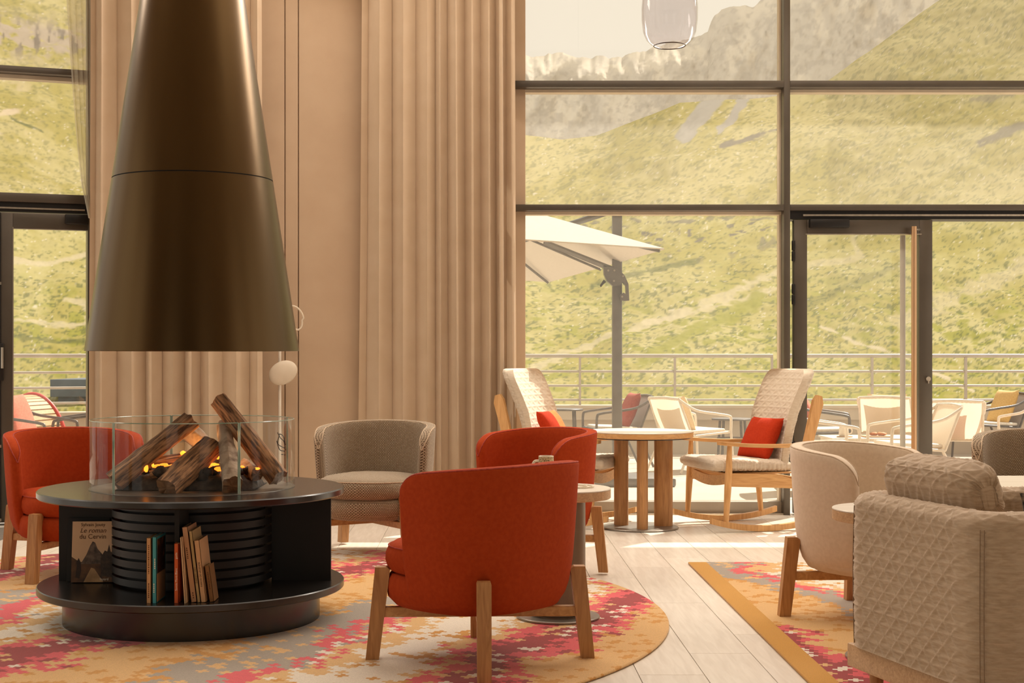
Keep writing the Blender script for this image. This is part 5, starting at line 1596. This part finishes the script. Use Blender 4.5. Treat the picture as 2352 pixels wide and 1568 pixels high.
# ------------------------------------------------------------------ cantilever parasol
M_pole = mat('parasol_metal', rgb(118, 114, 110), 0.4, 0.5, col2=rgb(108, 104, 100), nscale=10)
M_canopy = mat('cream_canvas', rgb(226, 219, 208), 0.9, col2=rgb(220, 212, 200), nscale=40, trans=0.3)
PB = Vector((1.308, 13.6, -0.012))
ps = thing('parasol', 'cream cantilever parasol on a grey pole outside the window', 'parasol', PB)
C1, C2, C4 = Vector((1.63, 12.6, 2.164)), Vector((0.754, 15.5, 2.03)), Vector((-1.27, 11.72, 2.28))
C3 = C2 + C4 - C1
AP = Vector((-0.26, 13.6, 2.80))
cor = [C1, C2, C3, C4]
V = [c - PB for c in cor] + [AP - PB] + [c - PB - Vector((0, 0, 0.012)) for c in cor] + [AP - PB - Vector((0, 0, 0.012))]
Fp = []
for i in range(4):
    j = (i + 1) % 4
    Fp += [(i, j, 4), (5 + j, 5 + i, 9), (j, i, 5 + i, 5 + j)]
can = mesh('canopy', V, Fp, M_canopy, ps, False)
hub = AP - Vector((0, 0, 0.16))
for i, c in enumerate(cor):
    tube('rib', [hub - PB, c - PB + (AP - c) * 0.02 - Vector((0, 0, 0.035))], 0.014, M_pole, ps, 6)
    mid = hub.lerp(c, 0.55); 
    e_ = (cor[i] + cor[(i + 1) % 4]) / 2
    tube('rib', [hub - PB, e_ - PB - Vector((0, 0, 0.035))], 0.012, M_pole, ps, 6)
box('pole', (-0.047, -0.035, 0.06), (0.047, 0.035, 2.66), M_pole, ps, bevel=0.012, seg=3)
tube('boom', [Vector((0, 0.05, 2.63)), Vector((AP.x - PB.x, 0.05, 2.12))], 0.03, M_pole, ps, 8)
tube('strut', [Vector((-0.06, -0.05, 2.055)), at(1250, 556, 13.45) - PB], 0.036, M_pole, ps, 4, sx=0.7, sy=1.2)
# crank housing with its curved grip
hs_ = [(1386, 612), (1400, 613), (1420, 618), (1434, 632), (1443, 652), (1445, 690), (1434, 691), (1426, 688), (1424, 678), (1432, 672), (1438, 676), (1437, 656), (1430, 648), (1424, 655), (1408, 657), (1394, 645), (1387, 630)]
prism('crank_housing', [((px - CX) / F * 13.5 - PB.x, H - (py - CY) / F * 13.5 - PB.z) for px, py in hs_], -0.12, -0.036, M_pole, ps, 'XZ')
tube('crank_loop', [at(px, py, 13.5) - PB for px, py in ((1388, 643), (1380, 655), (1379, 658), (1386, 650), (1391, 646))], 0.008, M_ink, ps, 6)
for px, py in ((1397, 621), (1411, 621), (1410, 645), (1431, 634), (1429, 681)):
    p = at(px, py, 13.48) - PB
    tube('bolt', [Vector((p.x, -0.128, p.z)), Vector((p.x, -0.118, p.z))], 0.010, M_steel, ps, 10)
box('base_weight', (-0.24, -0.34, 0.0), (0.52, 0.34, 0.085), M_pole, ps, bevel=0.02, seg=2)

# ------------------------------------------------------------------ far left building on the meadow
fb = thing('garden_building', 'low slate-blue flat roofed building on the meadow in the left window', 'building', at(170, 1000, 27.0))
fb.location.z = -1.6
M_slate = mat('slate_blue_cladding', rgb(96, 104, 112), 0.7, col2=rgb(84, 92, 100), nscale=5)
box('wall', (-0.30, 0.0, 0.0), (3.2, 2.5, 2.05), M_slate, fb)
box('roof', (-0.42, -0.12, 2.05), (3.3, 2.6, 2.38), M_slate, fb, bevel=0.01)
box('window', (1.0, -0.02, 1.0), (1.9, 0.0, 1.7), M_frame_dk, fb)
